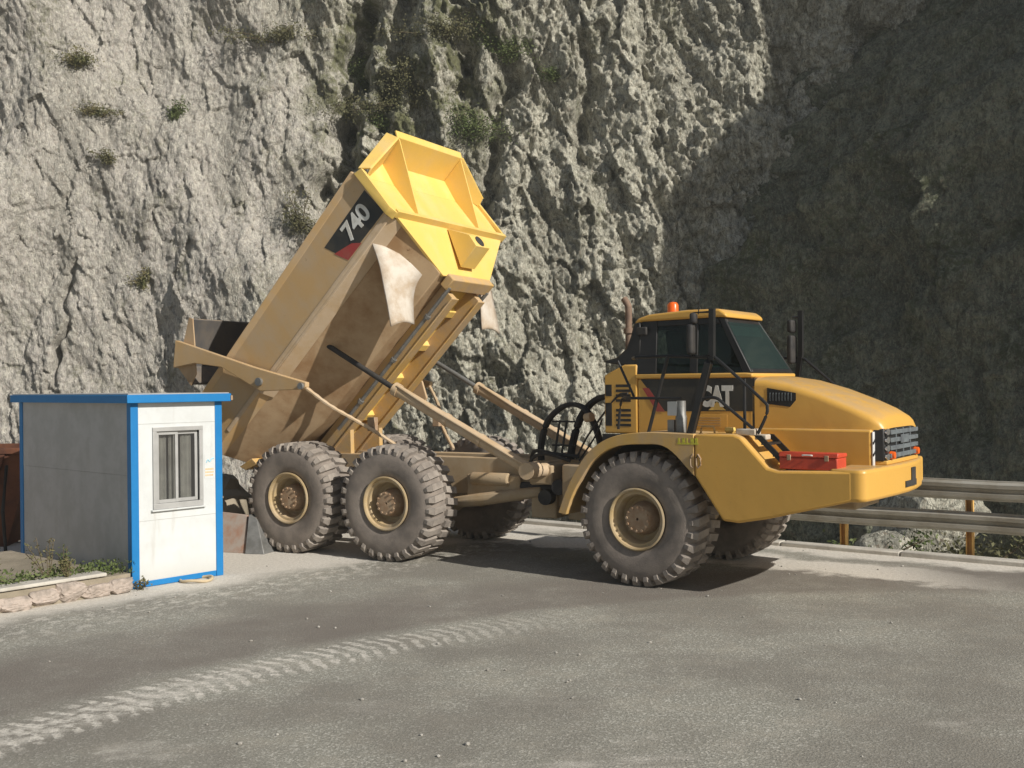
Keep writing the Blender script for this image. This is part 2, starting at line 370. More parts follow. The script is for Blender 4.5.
def road_material():
    g = G('dusty_asphalt'); X, Y, Z = g.xyz()
    fine = g.noise(38, 5, .75); mid = g.noise(2.1, 7, .65); big = g.noise(.42, 5, .6)
    stones = g.voro(55, 'F1', None, 1)
    st = g.xyz(stones)[0]
    base = g.mix(g.ramp(fine, .34, .66), (.215, .208, .176), (.375, .362, .31))
    base = g.mix(g.ramp(st, .80, .92, 0, .75), base, (.56, .54, .48))
    base = g.mix(g.ramp(mid, .45, .72, 0, .45), base, (.40, .365, .30))
    base = g.mix(g.ramp(big, .38, .62, 0, .65), base, (.195, .178, .152))
    # distance from the guardrail line and along it
    e = g.math('ADD', g.math('MULTIPLY', g.math('SUBTRACT', X, RAIL0.x), RN.x), g.math('MULTIPLY', g.math('SUBTRACT', Y, RAIL0.y), RN.y))
    wob = g.math('MULTIPLY', g.math('SUBTRACT', g.noise(1.1, 6, .65), .5), 1.6)
    ew = g.math('ADD', e, wob)
    m1 = g.ramp(ew, -1.05, -.7); m1 = g.math('MAXIMUM', m1, g.math('MULTIPLY', g.math('MULTIPLY', g.ramp(ew, -2.7, -2.4), g.ramp(ew, -1.25, -1.6)), g.ramp(X, 7.2, 5.0)))
    # the pale strip beside the planter and the kiosk
    k = g.math('ADD', g.math('MULTIPLY', g.math('ADD', X, 5.31), .758), g.math('MULTIPLY', g.math('SUBTRACT', Y, 14.8), -.652))
    kw = g.math('ADD', k, g.math('MULTIPLY', wob, .8))
    m2 = g.math('MULTIPLY', g.ramp(kw, 1.05, .35), .95)
    m2b = g.math('MULTIPLY', g.math('MULTIPLY', g.ramp(kw, 2.3, 1.2), g.ramp(g.noise(7, 5, .7, g.scale(g.co, (1, .6, 1))), .50, .60)), .6)
    m3 = g.math('MULTIPLY', g.ramp(g.math('ADD', g.math('ADD', g.math('MULTIPLY', X, -.495), g.math('MULTIPLY', Y, .869)), g.math('MULTIPLY', wob, .6)), 16.6, 17.6), .7)
    # tread print of a heavy tyre, an arc about a far centre
    cx, cy, R0 = 4.9, 3.0, 10.55
    dx = g.math('SUBTRACT', X, cx); dy = g.math('SUBTRACT', Y, cy)
    r = g.math('SQRT', g.math('ADD', g.math('MULTIPLY', dx, dx), g.math('MULTIPLY', dy, dy)))
    a = g.math('ARCTAN2', dy, g.math('MULTIPLY', dx, -1))
    off = g.math('SUBTRACT', g.math('ADD', r, g.math('MULTIPLY', g.math('SUBTRACT', g.noise(1.6, 4, .65), .5), .34)), R0); ab = g.math('ABSOLUTE', off)
    ph = g.math('ADD', g.math('ADD', g.math('MULTIPLY', a, 10.55*2*math.pi/.175), g.math('MULTIPLY', ab, 11.)), g.math('MULTIPLY', g.math('SUBTRACT', g.noise(6, 4, .7), .5), 6.))
    wav = g.ramp(g.math('ADD', g.math('SINE', ph), g.math('MULTIPLY', g.math('SUBTRACT', g.noise(3.1, 5, .7), .5), 4.)), -.2, .4)
    band = g.math('MULTIPLY', g.ramp(g.math('ADD', ab, g.math('MULTIPLY', g.math('SUBTRACT', g.noise(4, 5, .7), .5), .30)), .44, .30), g.ramp(g.noise(8, 6, .75), .38, .56))
    core = g.math('MULTIPLY', g.ramp(ab, .34, .10), g.ramp(X, -1.8, -3.4))
    tr = g.math('MULTIPLY', g.math('MULTIPLY', band, g.math('MAXIMUM', wav, g.math('MULTIPLY', core, .7))), g.ramp(X, 1.8, -2.6, 0, 1))
    base = g.mix(g.math('MULTIPLY', g.math('MULTIPLY', g.ramp(off, .35, .8), g.ramp(off, 2.9, 1.9)), g.ramp(g.noise(.8, 6, .7), .3, .6, .35, .8)), base, (.185, .162, .14))      # darker wheel path
    m4 = g.math('MULTIPLY', tr, g.ramp(Y, 4, 7, .4, .95))
    m5 = g.math('MULTIPLY', g.math('MULTIPLY', g.ramp(g.noise(1.0, 7, .7, g.scale(g.co, (.5, 1, 1))), .54, .72), g.ramp(Y, 10.3, 8)), .55)
    dust = g.math('MINIMUM', g.math('MAXIMUM', g.math('MAXIMUM', g.math('MAXIMUM', m1, m2), g.math('MAXIMUM', m3, m2b)), g.math('MAXIMUM', m4, m5)), 1.)
    dc = g.mix(g.ramp(g.noise(20, 5, .7), .35, .65), (.57, .53, .465), (.72, .68, .61))
    col = g.mix(g.math('MULTIPLY', dust, g.ramp(fine, .2, .5, .72, 1)), base, dc)
    g.bump(g.math('ADD', fine, g.math('MULTIPLY', g.voro(55), .5)), .45, .02)
    return g.done(col, .9, 0, .3)
M['road'] = road_material()
bm = bm_new(); bm.faces.new([bm.verts.new((x, y, 0)) for x, y in EDGE])
tag(finish('road', bm, M['road']), kind='structure')
M['kerb'] = simple('dusty_concrete', (.56, .53, .47), (.43, .40, .35), 2.2, .9, 0, .3, 25)
bm = bm_new()
ang = math.atan2(RDIR.y, RDIR.x)
KM = Matrix.Translation((RAIL0.x, RAIL0.y, 0)) @ Matrix.Rotation(ang, 4, 'Z')
for i in range(-4, 20): box(bm, (i*2+.006, -.42, -.2), (i*2+1.994, -.16, .07+.01*random.random()), KM)
tag(finish('kerb', bm, M['kerb'], None, None, .02), kind='structure')

# ------------------------------------------------------------------ guardrail
gr = thing('guardrail', 'weathered two-beam steel guardrail on orange posts along the road edge', 'guardrail', KM)
def beam(zc):
    prof = [(0, -.16), (.0, -.135), (.085, -.10), (.085, -.045), (.02, -.02), (.02, .02), (.085, .045), (.085, .10), (0, .135), (0, .16)]
    bm = bm_new(); xs = np.arange(-2.6, 34, 1.0)
    rows = [[bm.verts.new((x, -.10-p, zc+q+.008*math.sin(x*1.7+zc*5))) for p, q in prof] for x in xs]
    for a, b in zip(rows, rows[1:]):
        for i in range(len(prof)-1): bm.faces.new([a[i], b[i], b[i+1], a[i+1]])
    o = finish('beam', bm, M['galv'], gr, None, 0, 50); m = o.modifiers.new('s', 'SOLIDIFY'); m.thickness = .006
beam(1.09); beam(.58)
for i in range(-1, 16):
    bm = bm_new(); x = .97*1.0+i*2.0
    for lo, hi in (((x-.05, -.095, -.5), (x-.038, .03, 1.13)), ((x+.038, -.095, -.5), (x+.05, .03, 1.13)), ((x-.038, .018, -.5), (x+.038, .03, 1.13))): box(bm, lo, hi)
    box(bm, (x-.038, -.095, .5), (x+.038, .017, .66)); box(bm, (x-.038, -.095, 1.01), (x+.038, .017, 1.12))
    finish('post', bm, M['post'], gr)

# ------------------------------------------------------------------ dump truck
TH, PH, HX = .5175, -.1095, 3.15
TR = Matrix.Translation((-1.2368, 18.3522, 0)) @ Matrix.Rotation(-TH, 4, 'Z')
FR = Matrix.Translation((HX, 0, 0)) @ Matrix.Rotation(PH, 4, 'Z') @ Matrix.Translation((-HX, 0, 0))
BD = Matrix.Rotation(-rad(45), 4, 'Y')
truck = thing('dump_truck', 'yellow articulated dump truck tipping its raised bed on the road', 'dump truck', TR)
def tpart(name, bm, mat, fr=None, bevel=0, smooth=None, parent=None, segs=2):
    return finish(name, bm, M[mat] if isinstance(mat, str) else mat, parent or truck, None if parent else (fr if fr is not None else Matrix()), bevel, smooth, segs)

# wheels --------------------------------------------------------
def carcass():
    bm = bm_new(); h = .36
    prof = [(.415, -h+.05), (.45, -h+.015), (.55, -h-.012), (.68, -h-.018), (.78, -h-.008), (.845, -h+.02), (.872, -h+.07), (.878, -.2), (.88, 0)]
    prof = prof+[(r, -y) for r, y in prof[-2::-1]]+[(.36, .2), (.36, -.2)]
    lathe(bm, prof, 72, closed=True); return bm
def lugs():
    bm = bm_new(); N = 31
    for side in (-1, 1):
        for k in range(N):
            t0 = 2*math.pi*(k+(0 if side < 0 else .5))/N; w = 2*math.pi/N
            def pt(t, y, r): return (r*math.cos(t), side*y, r*math.sin(t))
            # tread block, slightly raked, then the shoulder bar running down the sidewall
            a0, a1, b0, b1 = t0-.30*w, t0+.34*w, t0-.20*w, t0+.16*w
            sk = .22*w
            hexa(bm, [pt(a0+sk, .02, .87), pt(a1+sk, .02, .87), pt(a1, .33, .865), pt(a0, .33, .865), pt(a0+sk+.05*w, .03, .938), pt(a1+sk-.05*w, .03, .938), pt(a1-.04*w, .325, .930), pt(a0+.04*w, .325, .930)])
            hexa(bm, [pt(a0, .331, .84), pt(a1, .331, .84), pt(b1, .372, .79), pt(b0, .372, .79), pt(a0+.04*w, .331, .929), pt(a1-.04*w, .331, .929), pt(b1, .379, .852), pt(b0, .379, .852)])
    return bm
def rim():
    bm = bm_new()
    prof = [(.43, -.345), (.435, -.375), (.415, -.385), (.395, -.37), (.385, -.33), (.345, -.325), (.335, -.30), (.315, -.16), (.27, -.12), (.20, -.12), (.20, .1), (.43, .1)]
    lathe(bm, prof+[(.36, .1), (.36, -.3)], 48, closed=True); return bm
def hub():
    bm = bm_new(); lathe(bm, [(.235, -.10), (.235, -.16), (.215, -.20), (.20, -.30), (.185, -.335), (.10, -.345), (.02, -.345), (.02, -.1)], 32)
    for k in range(12):
        t = 2*math.pi*k/12; c = Vector((.165*math.cos(t), -.343, .165*math.sin(t))); tube(bm, [c, c+Vector((0, -.022, 0))], .018, 6)
    return bm
def mesh_of(bm):
    bmesh.ops.recalc_face_normals(bm, faces=bm.faces); me = bpy.data.meshes.new('wheel_piece'); bm.to_mesh(me); bm.free(); return me
def prep(me, mat, ang):
    me.materials.append(M[mat]); shade(me, rad(ang)); return me
WM = [('tyre', prep(mesh_of(carcass()), 'tyre', 40)), ('tread', prep(mesh_of(lugs()), 'lug', 20)), ('rim', prep(mesh_of(rim()), 'rim', 30)), ('hub', prep(mesh_of(hub()), 'hub', 30))]
def wheel(X, right, fr):
    yc = -1.31 if right else 1.36
    mt = fr @ Matrix.Translation((X, yc, .932)) @ Matrix.Rotation(0 if right else math.pi, 4, 'Z') @ Matrix.Rotation(random.uniform(0, 3), 4, 'Y')
    base = bpy.data.objects.new('wheel', WM[0][1]); base.name = 'wheel'; COL.objects.link(base); base.parent = truck; base.matrix_local = mt
    for n, me in WM[1:]:
        o = bpy.data.objects.new(n, me); COL.objects.link(o); o.parent = base
for X, fr in ((4.60, FR), (.03, Matrix()), (-2.0, Matrix())):
    for right in (True, False): wheel(X, right, fr)
for X, fr in ((4.60, FR), (.03, Matrix()), (-2.0, Matrix())):
    bm = bm_new(); tube(bm, [(X, -1.0, .93), (X, -.5, .93), (X, -.3, .93), (X, .3, .93), (X, .5, .93), (X, 1.0, .93)], [.2, .2, .34, .34, .2, .2], 16)
    tpart('axle', bm, 'frame', fr, 0, 30)

# rear chassis -----------------------------------------------------
bm = bm_new()
for sgn in (-1, 1):
    prism(bm, [(-3.0, 1.05), (2.0, 1.0), (2.75, .85), (2.75, 1.40), (2.0, 1.62), (-3.0, 1.62)], 1, sgn*.34, sgn*.52)
for x in (-2.7, -1.0, 1.0, 2.2): box(bm, (x-.12, -.34, 1.1), (x+.12, .34, 1.55))
tpart('rear_frame', bm, 'frame', None, .015)
bm = bm_new()
for sgn in (-1, 1):
    prism(bm, [(-2.0, .98), (-1.85, .80), (-.1, .80), (.05, .98), (-.2, 1.1), (-1.75, 1.1)], 1, sgn*.60, sgn*.78)
    tube(bm, [(.55, sgn*.62, .86), (1.2, sgn*.66, .95), (2.3, sgn*.60, 1.12)], [.09, .11, .09], 8)
tpart('suspension_beam', bm, 'frame', None, .02)
bm = bm_new()
box(bm, (2.1, -.62, .70), (2.55, .62, 1.50)); box(bm, (2.2, -.85, 1.25), (2.6, .85, 1.55))
tube(bm, [(2.62, 0, .72), (2.62, 0, 1.7)], .26, 16)
box(bm, (.9, -.62, .95), (1.9, -.53, 1.35)); tube(bm, [(1.0, -.60, 1.28), (1.7, -.60, 1.28)], .11, 12)
tpart('hitch', bm, 'frame', None, .025)
bm = bm_new(); box(bm, (2.75, -.55, .68), (3.9, .55, 1.62)); box(bm, (2.9, -.95, 1.05), (3.6, -.4, 1.58)); box(bm, (3.9, -.5, 1.1), (7.25, .5, 1.5))
tpart('front_frame', bm, 'frame', FR, .03)
bm = bm_new()
for c in ((2.72, -.72, 1.22), (2.45, -.66, 1.05)): tube(bm, [Vector(c), Vector(c)+Vector((0, -.16, 0))], .12, 14)
for y in (-.6, .6): tube(bm, [(1.9, y*.9, 1.18), (3.3, y*1.1, 1.15)], .075, 10)
tpart('steering_cylinder', bm, 'rubber', None, 0, 40)

# hoist cylinders ----------------------------------------------------
for y in (-1.28, 1.28):
    top, mid, bot = Vector((-1.72, y, 3.66)), Vector((-.05, y, 2.76)), Vector((2.44, y*.96, 1.50))
    d = (mid-bot).normalized()
    bm = bm_new(); tube(bm, [bot, mid-d*.02], .095, 16); tube(bm, [mid-d*.10, mid], .115, 16)
    tube(bm, [bot+d*.1+Vector((0, -.10, .06)), bot+d*1.2+Vector((0, -.10, .07)), mid-d*.9+Vector((0, -.10, .07)), mid-d*.12+Vector((0, -.08, .1))], .022, 8)
    tube(bm, [bot+Vector((0, -.16, 0)), bot+Vector((0, .16, 0))], .13, 16); tube(bm, [bot, Vector((2.44, y*.4, 1.46))], .11, 14)
    for t in (.35, .6): tube(bm, [bot.lerp(mid, t)-d*.03, bot.lerp(mid, t)+d*.03], .108, 16)
    cyl = tpart('hoist_cylinder', bm, 'barrel', None, 0, 35)
    bm = bm_new(); tube(bm, [mid, top], .045, 14); tube(bm, [top+Vector((0, -.09, 0)), top+Vector((0, .09, 0))], .11, 14)
    tpart('rod', bm, 'rubber' if y < 0 else 'steel', None, 0, 35, cyl)

# bed ---------------------------------------------------------------------
def sec(u, w, prof): return [(u(ww) if callable(u) else u, v, ww) for v, ww in prof]
OUT = [(-1.7, 4.72), (-1.7, 3.76), (-1.5, 3.66), (-.80, 2.90), (.80, 2.90), (1.5, 3.66), (1.7, 3.76), (1.7, 4.72)]
INN = [(-1.60, 4.72), (-1.60, 3.80), (-1.44, 3.72), (-.77, 3.0), (.77, 3.0), (1.44, 3.72), (1.60, 3.80), (1.60, 4.72)]
def raise_tail(p, k):      # the floor sweeps up towards the tail
    return [(v, w+k*max(0, (3.76-w)/.86)) for v, w in p]
fu = lambda w: 4.06 if w >= 3.7 else 4.06-.42*(3.7-w)/.85
ST = [(lambda w: -1.45, .46, 4.66), (lambda w: -.85, .20, 4.67), (lambda w: .15, 0, 4.70), (lambda w: 2.0, 0, 4.75), (fu, 0, 4.80)]
bm = bm_new(); rows = []
for u, k, top in ST:
    o = [(v, top if w == 4.72 else w) for v, w in raise_tail(OUT, k)]; i = [(v, top if w == 4.72 else w) for v, w in raise_tail(INN, k)]
    rows.append([bm.verts.new((u(w), v, w)) for v, w in o+i[::-1]])
n = len(rows[0])
for a, b in zip(rows, rows[1:]):
    for i in range(n):
        f = bm.faces.new([a[i], a[(i+1) % n], b[(i+1) % n], b[i]])
        f.material_index = 1 if i in (2, 3, 4) else 0
for r in (rows[0], rows[-1]):
    for i in range(7): bm.faces.new([r[i], r[i+1], r[14-i], r[15-i]])
bed = finish('bed', bm, [M['body'], M['chine']], truck, BD, .012, 25)
bed_p = lambda name, bm, mat, bevel=0, smooth=None: tpart(name, bm, mat, None, bevel, smooth, bed)
# top rail, side posts and lower edge bars
bm = bm_new()
for sg in (-1, 1):
    hexa(bm, [(-1.45, sg*1.70, 4.56), (4.06, sg*1.70, 4.70), (4.06, sg*1.60, 4.70), (-1.45, sg*1.60, 4.56), (-1.45, sg*1.745, 4.68), (4.06, sg*1.745, 4.82), (4.06, sg*1.59, 4.82), (-1.45, sg*1.59, 4.68)])
bed_p('top_rail', bm, 'body', .012)
bm = bm_new()
for sg in (-1, 1): prism(bm, [(sg*1.70, 3.755), (sg*1.715, 3.79), (sg*1.715, 3.84), (sg*1.70, 3.85)], 0, -.9, 4.0)
# shelf under the side panel
for sg in (-1, 1): prism(bm, [(sg*1.71, 3.76), (sg*1.70, 3.72), (sg*1.47, 3.60), (sg*1.46, 3.66)], 0, .1, 4.03)
bed_p('side_beam', bm, 'barrel', .006)
# headboard with canopy -------------------------------------------------
fp = bm_new()
HBP = [((4.10, 3.73), 1.66), ((4.17, 4.52), 1.73), ((4.28, 4.98), 1.10)]
for (p, h), (q, k) in zip(HBP, HBP[1:]): plate(fp, [(p[0], -h, p[1]), (p[0], h, p[1]), (q[0], k, q[1]), (q[0], -k, q[1])], .05)
headboard = tpart('headboard', fp, 'yellow_front', BD, .008)
hb = lambda name, bm, mat='yellow_front', bevel=.006: tpart(name, bm, mat, None, bevel, 30, headboard)
bm = bm_new()      # canopy: level roof over the cab with chamfered, raised wings
plate(bm, [(4.26, -1.0, 4.98), (4.26, 1.0, 4.98), (4.80, 1.0, 4.99), (4.80, -1.0, 4.99)], -.03, Vector((0, 0, 1)))
plate(bm, [(4.80, -1.0, 4.99), (4.80, 1.0, 4.99), (4.86, 1.0, 5.10), (4.86, -1.0, 5.10)], .03)
for sg in (-1, 1):
    plate(bm, [(4.27, sg*1.0, 4.96), (4.18, sg*1.73, 4.52), (4.34, sg*1.73, 4.56), (4.80, sg*1.0, 4.99)], .03)
    plate(bm, [(4.34, sg*1.73, 4.56), (4.80, sg*1.0, 4.99), (4.73, sg*1.04, 5.20), (4.20, sg*1.77, 4.72)], .03)
hb('canopy', bm)
for v in (-.95, .95):
    bm = bm_new(); prism(bm, [(4.11, 3.84), (4.13, 3.78), (4.79, 4.98), (4.27, 4.98), (4.17, 4.52)], 1, v-.012, v+.012); hb('gusset', bm)
bm = bm_new(); prism(bm, [(4.06, 3.66), (4.19, 3.66), (4.19, 3.735), (4.06, 3.735)], 1, -1.70, 1.70)
for sg in (-1, 1): hexa(bm, [(4.02, sg*1.70, 3.66), (4.16, sg*1.70, 3.66), (4.16, sg*1.78, 3.80), (4.02, sg*1.78, 3.80), (4.08, sg*1.70, 4.72), (4.24, sg*1.70, 4.66), (4.24, sg*1.78, 4.66), (4.08, sg*1.78, 4.72)])
hb('ledge', bm)
bm = bm_new(); plate(bm, [(3.66, -.74, 2.86), (3.66, .74, 2.86), (4.08, 1.62, 3.66), (4.08, -1.62, 3.66)], .05); hb('lower_plate', bm)
bm = bm_new()
prism(bm, [(4.09, 3.64), (4.30, 3.24), (4.26, 3.00), (3.80, 2.98)], 1, -.22, .22)
lug_b = hb('hoist_bracket', bm)
bm = bm_new(); tube(bm, [(4.275, 0, 3.12), (4.2885, 0, 3.117)], .105, 18); tpart('hole', bm, 'dark', None, 0, 40, lug_b)
bm = bm_new(); box(bm, (3.48, -.66, 2.70), (3.72, .66, 2.86)); hb('cross_beam', bm, 'yellow_tan', .02)
# underside rails with cross plates
for sg in (-1, 1):
    bm = bm_new(); box(bm, (-1.2, sg*.42-.07, 2.60), (3.42, sg*.42+.07, 2.90)); box(bm, (-1.2, sg*.42-.11, 2.575), (3.42, sg*.42+.11, 2.60)); bed_p('floor_rail', bm, 'yellow_tan', .008)
    bm = bm_new(); tube(bm, [(.2, sg*.60, 2.70), (1.2, sg*.60, 2.69), (2.4, sg*.60, 2.70), (3.55, sg*.60, 2.70)], .035, 8)
    for u in (.9, 1.9, 2.9): tube(bm, [(u-.03, sg*.60, 2.695), (u+.03, sg*.60, 2.695)], .055, 8)
    bed_p('heating_pipe', bm, 'steel', 0, 40)
for u in (-.6, .35, 1.3, 2.1, 2.9):
    bm = bm_new(); prism(bm, [(u-.10, 2.895), (u-.07, 2.80), (u+.07, 2.80), (u+.10, 2.895)], 1, -.35, .35); bed_p('cross_member', bm, 'yellow_front', .01)
bm = bm_new(); plate(bm, [(-1.2, -.35, 2.892), (-1.2, .35, 2.892), (3.40, .35, 2.892), (3.40, -.35, 2.892)], .004, Vector((0, 0, -1))); bed_p('floor_plate', bm, 'yellow_front')
# pivot legs
bm = bm_new()
for sg in (-1, 1): prism(bm, [(-1.1, 2.62), (.35, 2.62), (-.05, 2.20), (-.45, 2.05), (-.75, 2.2)], 1, sg*.42-.05, sg*.42+.05)
tube(bm, [(-.5, -.75, 2.22), (-.5, .75, 2.22)], .10, 14)
bed_p('pivot_leg', bm, 'yellow_tan', .01)
bm = bm_new(); prism(bm, [(1.0, 2.60), (1.5, 2.60), (1.35, 2.30), (1.22, 2.26)], 1, .55, .60); bed_p('bracket', bm, 'chine', .01)
bm = bm_new(); hexa(bm, [(-1.47, -1.2, 3.34), (-1.2, -1.2, 3.24), (-1.2, 1.2, 3.24), (-1.47, 1.2, 3.34), (-1.50, -1.25, 3.46), (-1.18, -1.25, 3.36), (-1.18, 1.25, 3.36), (-1.50, 1.25, 3.46)])
bed_p('tail_lip', bm, 'yellow_tan', .01)
# white rubber mudguards hanging from the chine
for sg in (-1, 1):
    bm = bm_new(); rows = []
    L = smooth_path([(3.50, sg*1.68, 3.74), (3.36, sg*1.70, 3.38), (3.14, sg*1.70, 3.02), (2.95, sg*1.70, 2.72), (2.80, sg*1.70, 2.50)], 5)
    R = smooth_path([(3.52, sg*.92, 3.08), (3.34, sg*1.02, 3.00), (3.16, sg*1.06, 2.88), (2.98, sg*1.07, 2.70), (2.84, sg*1.07, 2.54)], 5)
    for a, b in zip(L, R): rows.append([bm.verts.new(a.lerp(b, t)+Vector((.05, 0, .03))*math.sin(math.pi*t)) for t in (0, .25, .5, .75, 1)])
    for a, b in zip(rows, rows[1:]):
        for i in range(4): bm.faces.new([a[i], a[i+1], b[i+1], b[i]])
    o = bed_p('mudguard', bm, 'white_flap', 0, 60); m = o.modifiers.new('s', 'SOLIDIFY'); m.thickness = .025
# decal with model number
bm = bm_new(); plate(bm, [(4.00, -1.704, 4.42), (2.80, -1.704, 4.40), (2.98, -1.704, 3.90), (4.00, -1.704, 3.88)], .003, Vector((0, -1, 0)))
dec = bed_p('number_panel', bm, 'decal')
bm = bm_new(); plate(bm, [(2.86, -1.7055, 4.17), (2.98, -1.7055, 3.88), (3.36, -1.7055, 3.87), (3.22, -1.7055, 4.02)], .003, Vector((0, -1, 0))); tpart('red_flash', bm, 'red', None, 0, None, dec)
me = text_mesh('740', .44, .012); me.transform(Matrix.Translation((3.52, -1.708, 4.18)) @ Matrix.Rotation(rad(90), 4, 'X') @ Matrix.Diagonal((.92, 1, 1, 1)))
from_mesh('number', me, M['letter'], dec)
# tailgate with arms --------------------------------------------------------
bm = bm_new()
prof = [(-4.17, 4.05), (-4.36, 3.62), (-4.46, 3.18), (-4.16, 2.86), (-4.10, 2.90), (-4.38, 3.20), (-4.29, 3.60), (-4.10, 4.03)]
prism(bm, prof, 1, -1.74, 1.74)
gate = tpart('tailgate', bm, 'black', None, .01)
M['gate'] = dusty_paint('scraped_gate_steel', (.085, .083, .085), (.14, .12, .10), .5, .6, 1.5); gate.data.materials[0] = M['gate']
for sg in (-1, 1):
    bm = bm_new(); prism(bm, [(-4.18, 4.06), (-4.47, 3.18), (-4.15, 2.85), (-4.02, 3.05), (-4.05, 3.6), (-4.09, 4.04)], 1, sg*1.755-.012, sg*1.755+.012); tpart('end_plate', bm, 'chine', None, .004, None, gate)
for sg in (-1, 1):
    bm = bm_new(); prism(bm, [(-4.42, 3.66), (-4.48, 3.17), (-3.95, 3.24), (-3.3, 3.16), (-2.42, 2.74), (-1.50, 2.76), (-1.42, 2.80), (-1.42, 2.88), (-2.6, 3.16)], 1, sg*1.77, sg*1.87)
    arm = tpart('arm', bm, 'body', None, .012, None, gate)
    for x, zc, rr in ((-2.42, 2.90, .07), (-1.50, 2.82, .055)):
        bm = bm_new(); tube(bm, [(x, sg*1.86, zc), (x, sg*1.92, zc)], rr, 12); tpart('pin', bm, 'steel', None, 0, 40, gate)
    bm = bm_new(); pth = smooth_path([(-1.47, sg*1.82, 2.80), (-1.15, sg*1.6, 2.50), (-.86, sg*1.3, 2.25), (-.62, sg*1.0, 2.02), (-.2, sg*.7, 1.66)], 6); tube(bm, pth, [.028+.008*(i % 2) for i in range(len(pth))], 7); tpart('chain', bm, 'barrel', None, 0, 40, gate)
    bm = bm_new(); box(bm, (-.80, sg*.98-.06, 2.05), (-.66, sg*.98+.06, 2.28)); tpart('chain_anchor', bm, 'hub', None, .01)

# front tractor: fenders, deck, bumper -------------------------------------------------
YC = -.15
outer = smooth_path([(3.34, .95), (3.45, 1.22), (3.60, 1.50), (3.86, 1.84), (4.24, 2.06), (4.76, 2.135), (5.50, 2.125)], 5)
inner = smooth_path([(3.47, .93), (3.58, 1.20), (3.73, 1.45), (3.96, 1.74), (4.28, 1.92), (4.72, 1.97), (5.10, 1.93), (5.50, 1.57)], 5)
def fender(y0, y1, yi):
    bm = bm_new(); prism(bm, [tuple(p) for p in ([Vector(p) for p in outer]+[Vector(p) for p in inner[::-1]])], 1, y0, y0+(y1-y0)*.12)
    op = [tuple(p) for p in outer]; ip = [(x+.0, z-.05) for x, z in op]
    prism(bm, op+ip[::-1], 1, y0+(y1-y0)*.12, y1); return bm
tpart('fender', fender(-1.72, -.95, 0), 'yellow_tan', FR, .02, 40)
tpart('fender', fender(1.45, .66, 0), 'yellow_tan', FR, .02, 40)
side = [(5.505, 2.125), (6.06, 2.135), (6.16, 2.10), (6.52, 1.72), (6.66, 1.685), (7.60, 1.715), (7.60, 1.345), (6.50, 1.06), (6.12, .985), (5.90, 1.0), (5.505, 1.57)]
for y0, y1 in ((-1.72, -1.0), (.70, 1.42)):
    bm = bm_new(); prism(bm, side, 1, y0, y1); tank = tpart('side_tank', bm, 'yellow', FR, .035, 35, None, 3)
    if y0 < 0:
        bm = bm_new(); tube(bm, smooth_path([(5.49, -1.725, 1.86), (5.455, -1.725, 1.80), (5.46, -1.725, 1.70), (5.49, -1.725, 1.68)], 4), .012, 6)
        tube(bm, [(5.56, -1.725, 1.86), (5.60, -1.725, 1.80), (5.60, -1.725, 1.72), (5.56, -1.725, 1.68), (5.54, -1.725, 1.72), (5.54, -1.725, 1.81), (5.56, -1.725, 1.86)], .012, 6); tpart('latch', bm, 'hub', None, 0, 40, tank)
bm = bm_new(); box(bm, (3.62, -.93, 1.35), (5.49, -.90, 2.06)); box(bm, (3.62, .60, 1.35), (5.49, .63, 2.06)); tpart('fender_shade_plate', bm, 'dark', FR)  # dark plates added for the shade under the fenders; deck follows
bm = bm_new(); box(bm, (4.95, -1.0, 1.95), (6.03, .7, 2.06)); box(bm, (6.4, -1.02, 1.5), (7.62, .72, 1.615)); tpart('deck', bm, 'yellow_tan', FR, .01)
# bumper: rounded in plan
bm = bm_new()
pl = [(7.612, -1.72)]+[(7.66+.12*math.sin(t)-.02, -1.60-.12*math.cos(t)) for t in np.linspace(.2, 1.5, 6)]+[(7.80, -1.2), (7.84, -.6), (7.85, -.15), (7.82, .3), (7.76, .72)]+[(7.62+.10*math.cos(t), .85+.14*math.sin(t)) for t in np.linspace(.1, 1.5, 5)]+[(7.45, 1.0), (7.30, .98), (7.30, -1.70)]
prism(bm, pl, 2, 1.335, 1.735)
bumper = tpart('bumper', bm, 'yellow', FR, .045, 40, None, 3)
bm = bm_new(); box(bm, (7.84, -.12, 1.44), (7.862, .06, 1.66)); box(bm, (7.84, -.38, 1.42), (7.86, .10, 1.50)); tpart('tow_opening', bm, 'dark', None, 0, None, bumper)
# hood: lower box and crowned upper cover
bm = bm_new(); prism(bm, [(6.05, 1.62), (7.60, 1.62), (7.60, 2.185), (6.05, 2.185)], 1, -.98, .68); tpart('hood_base', bm, 'yellow', FR, .03, 35, None, 3)
bm = bm_new(); rows = []
HP = [(5.93, 2.865, .02), (6.16, 2.845, .04), (6.5, 2.785, .05), (6.9, 2.66, .06), (7.3, 2.50, .07), (7.55, 2.385, .07), (7.66, 2.325, .055), (7.715, 2.27, .035), (7.735, 2.21, .01)]
for x, zt, cr in HP:
    hw = .77 if x < 7.6 else .77-.5*(x-7.6); zb = 2.17; r = .11; row = []
    for y, zz in [(-1, 'b'), (-1, 'm')]: row.append((YC+y*hw, zb if zz == 'b' else max(zb+.005, zt-r)))
    for t in np.linspace(.3, math.pi/2, 4): row.append((YC-hw+r*(1-math.cos(t)), max(zb+.006, zt-r+r*math.sin(t))))
    for f in (-.6, -.3, 0, .3, .6): row.append((YC+f*hw, zt+cr*(1-f*f)))
    for t in np.linspace(math.pi/2, .3, 4): row.append((YC+hw-r*(1-math.cos(t)), max(zb+.006, zt-r+r*math.sin(t))))
    row += [(YC+hw, max(zb+.005, zt-r)), (YC+hw, zb)]
    rows.append([bm.verts.new((x, y, w)) for y, w in row])
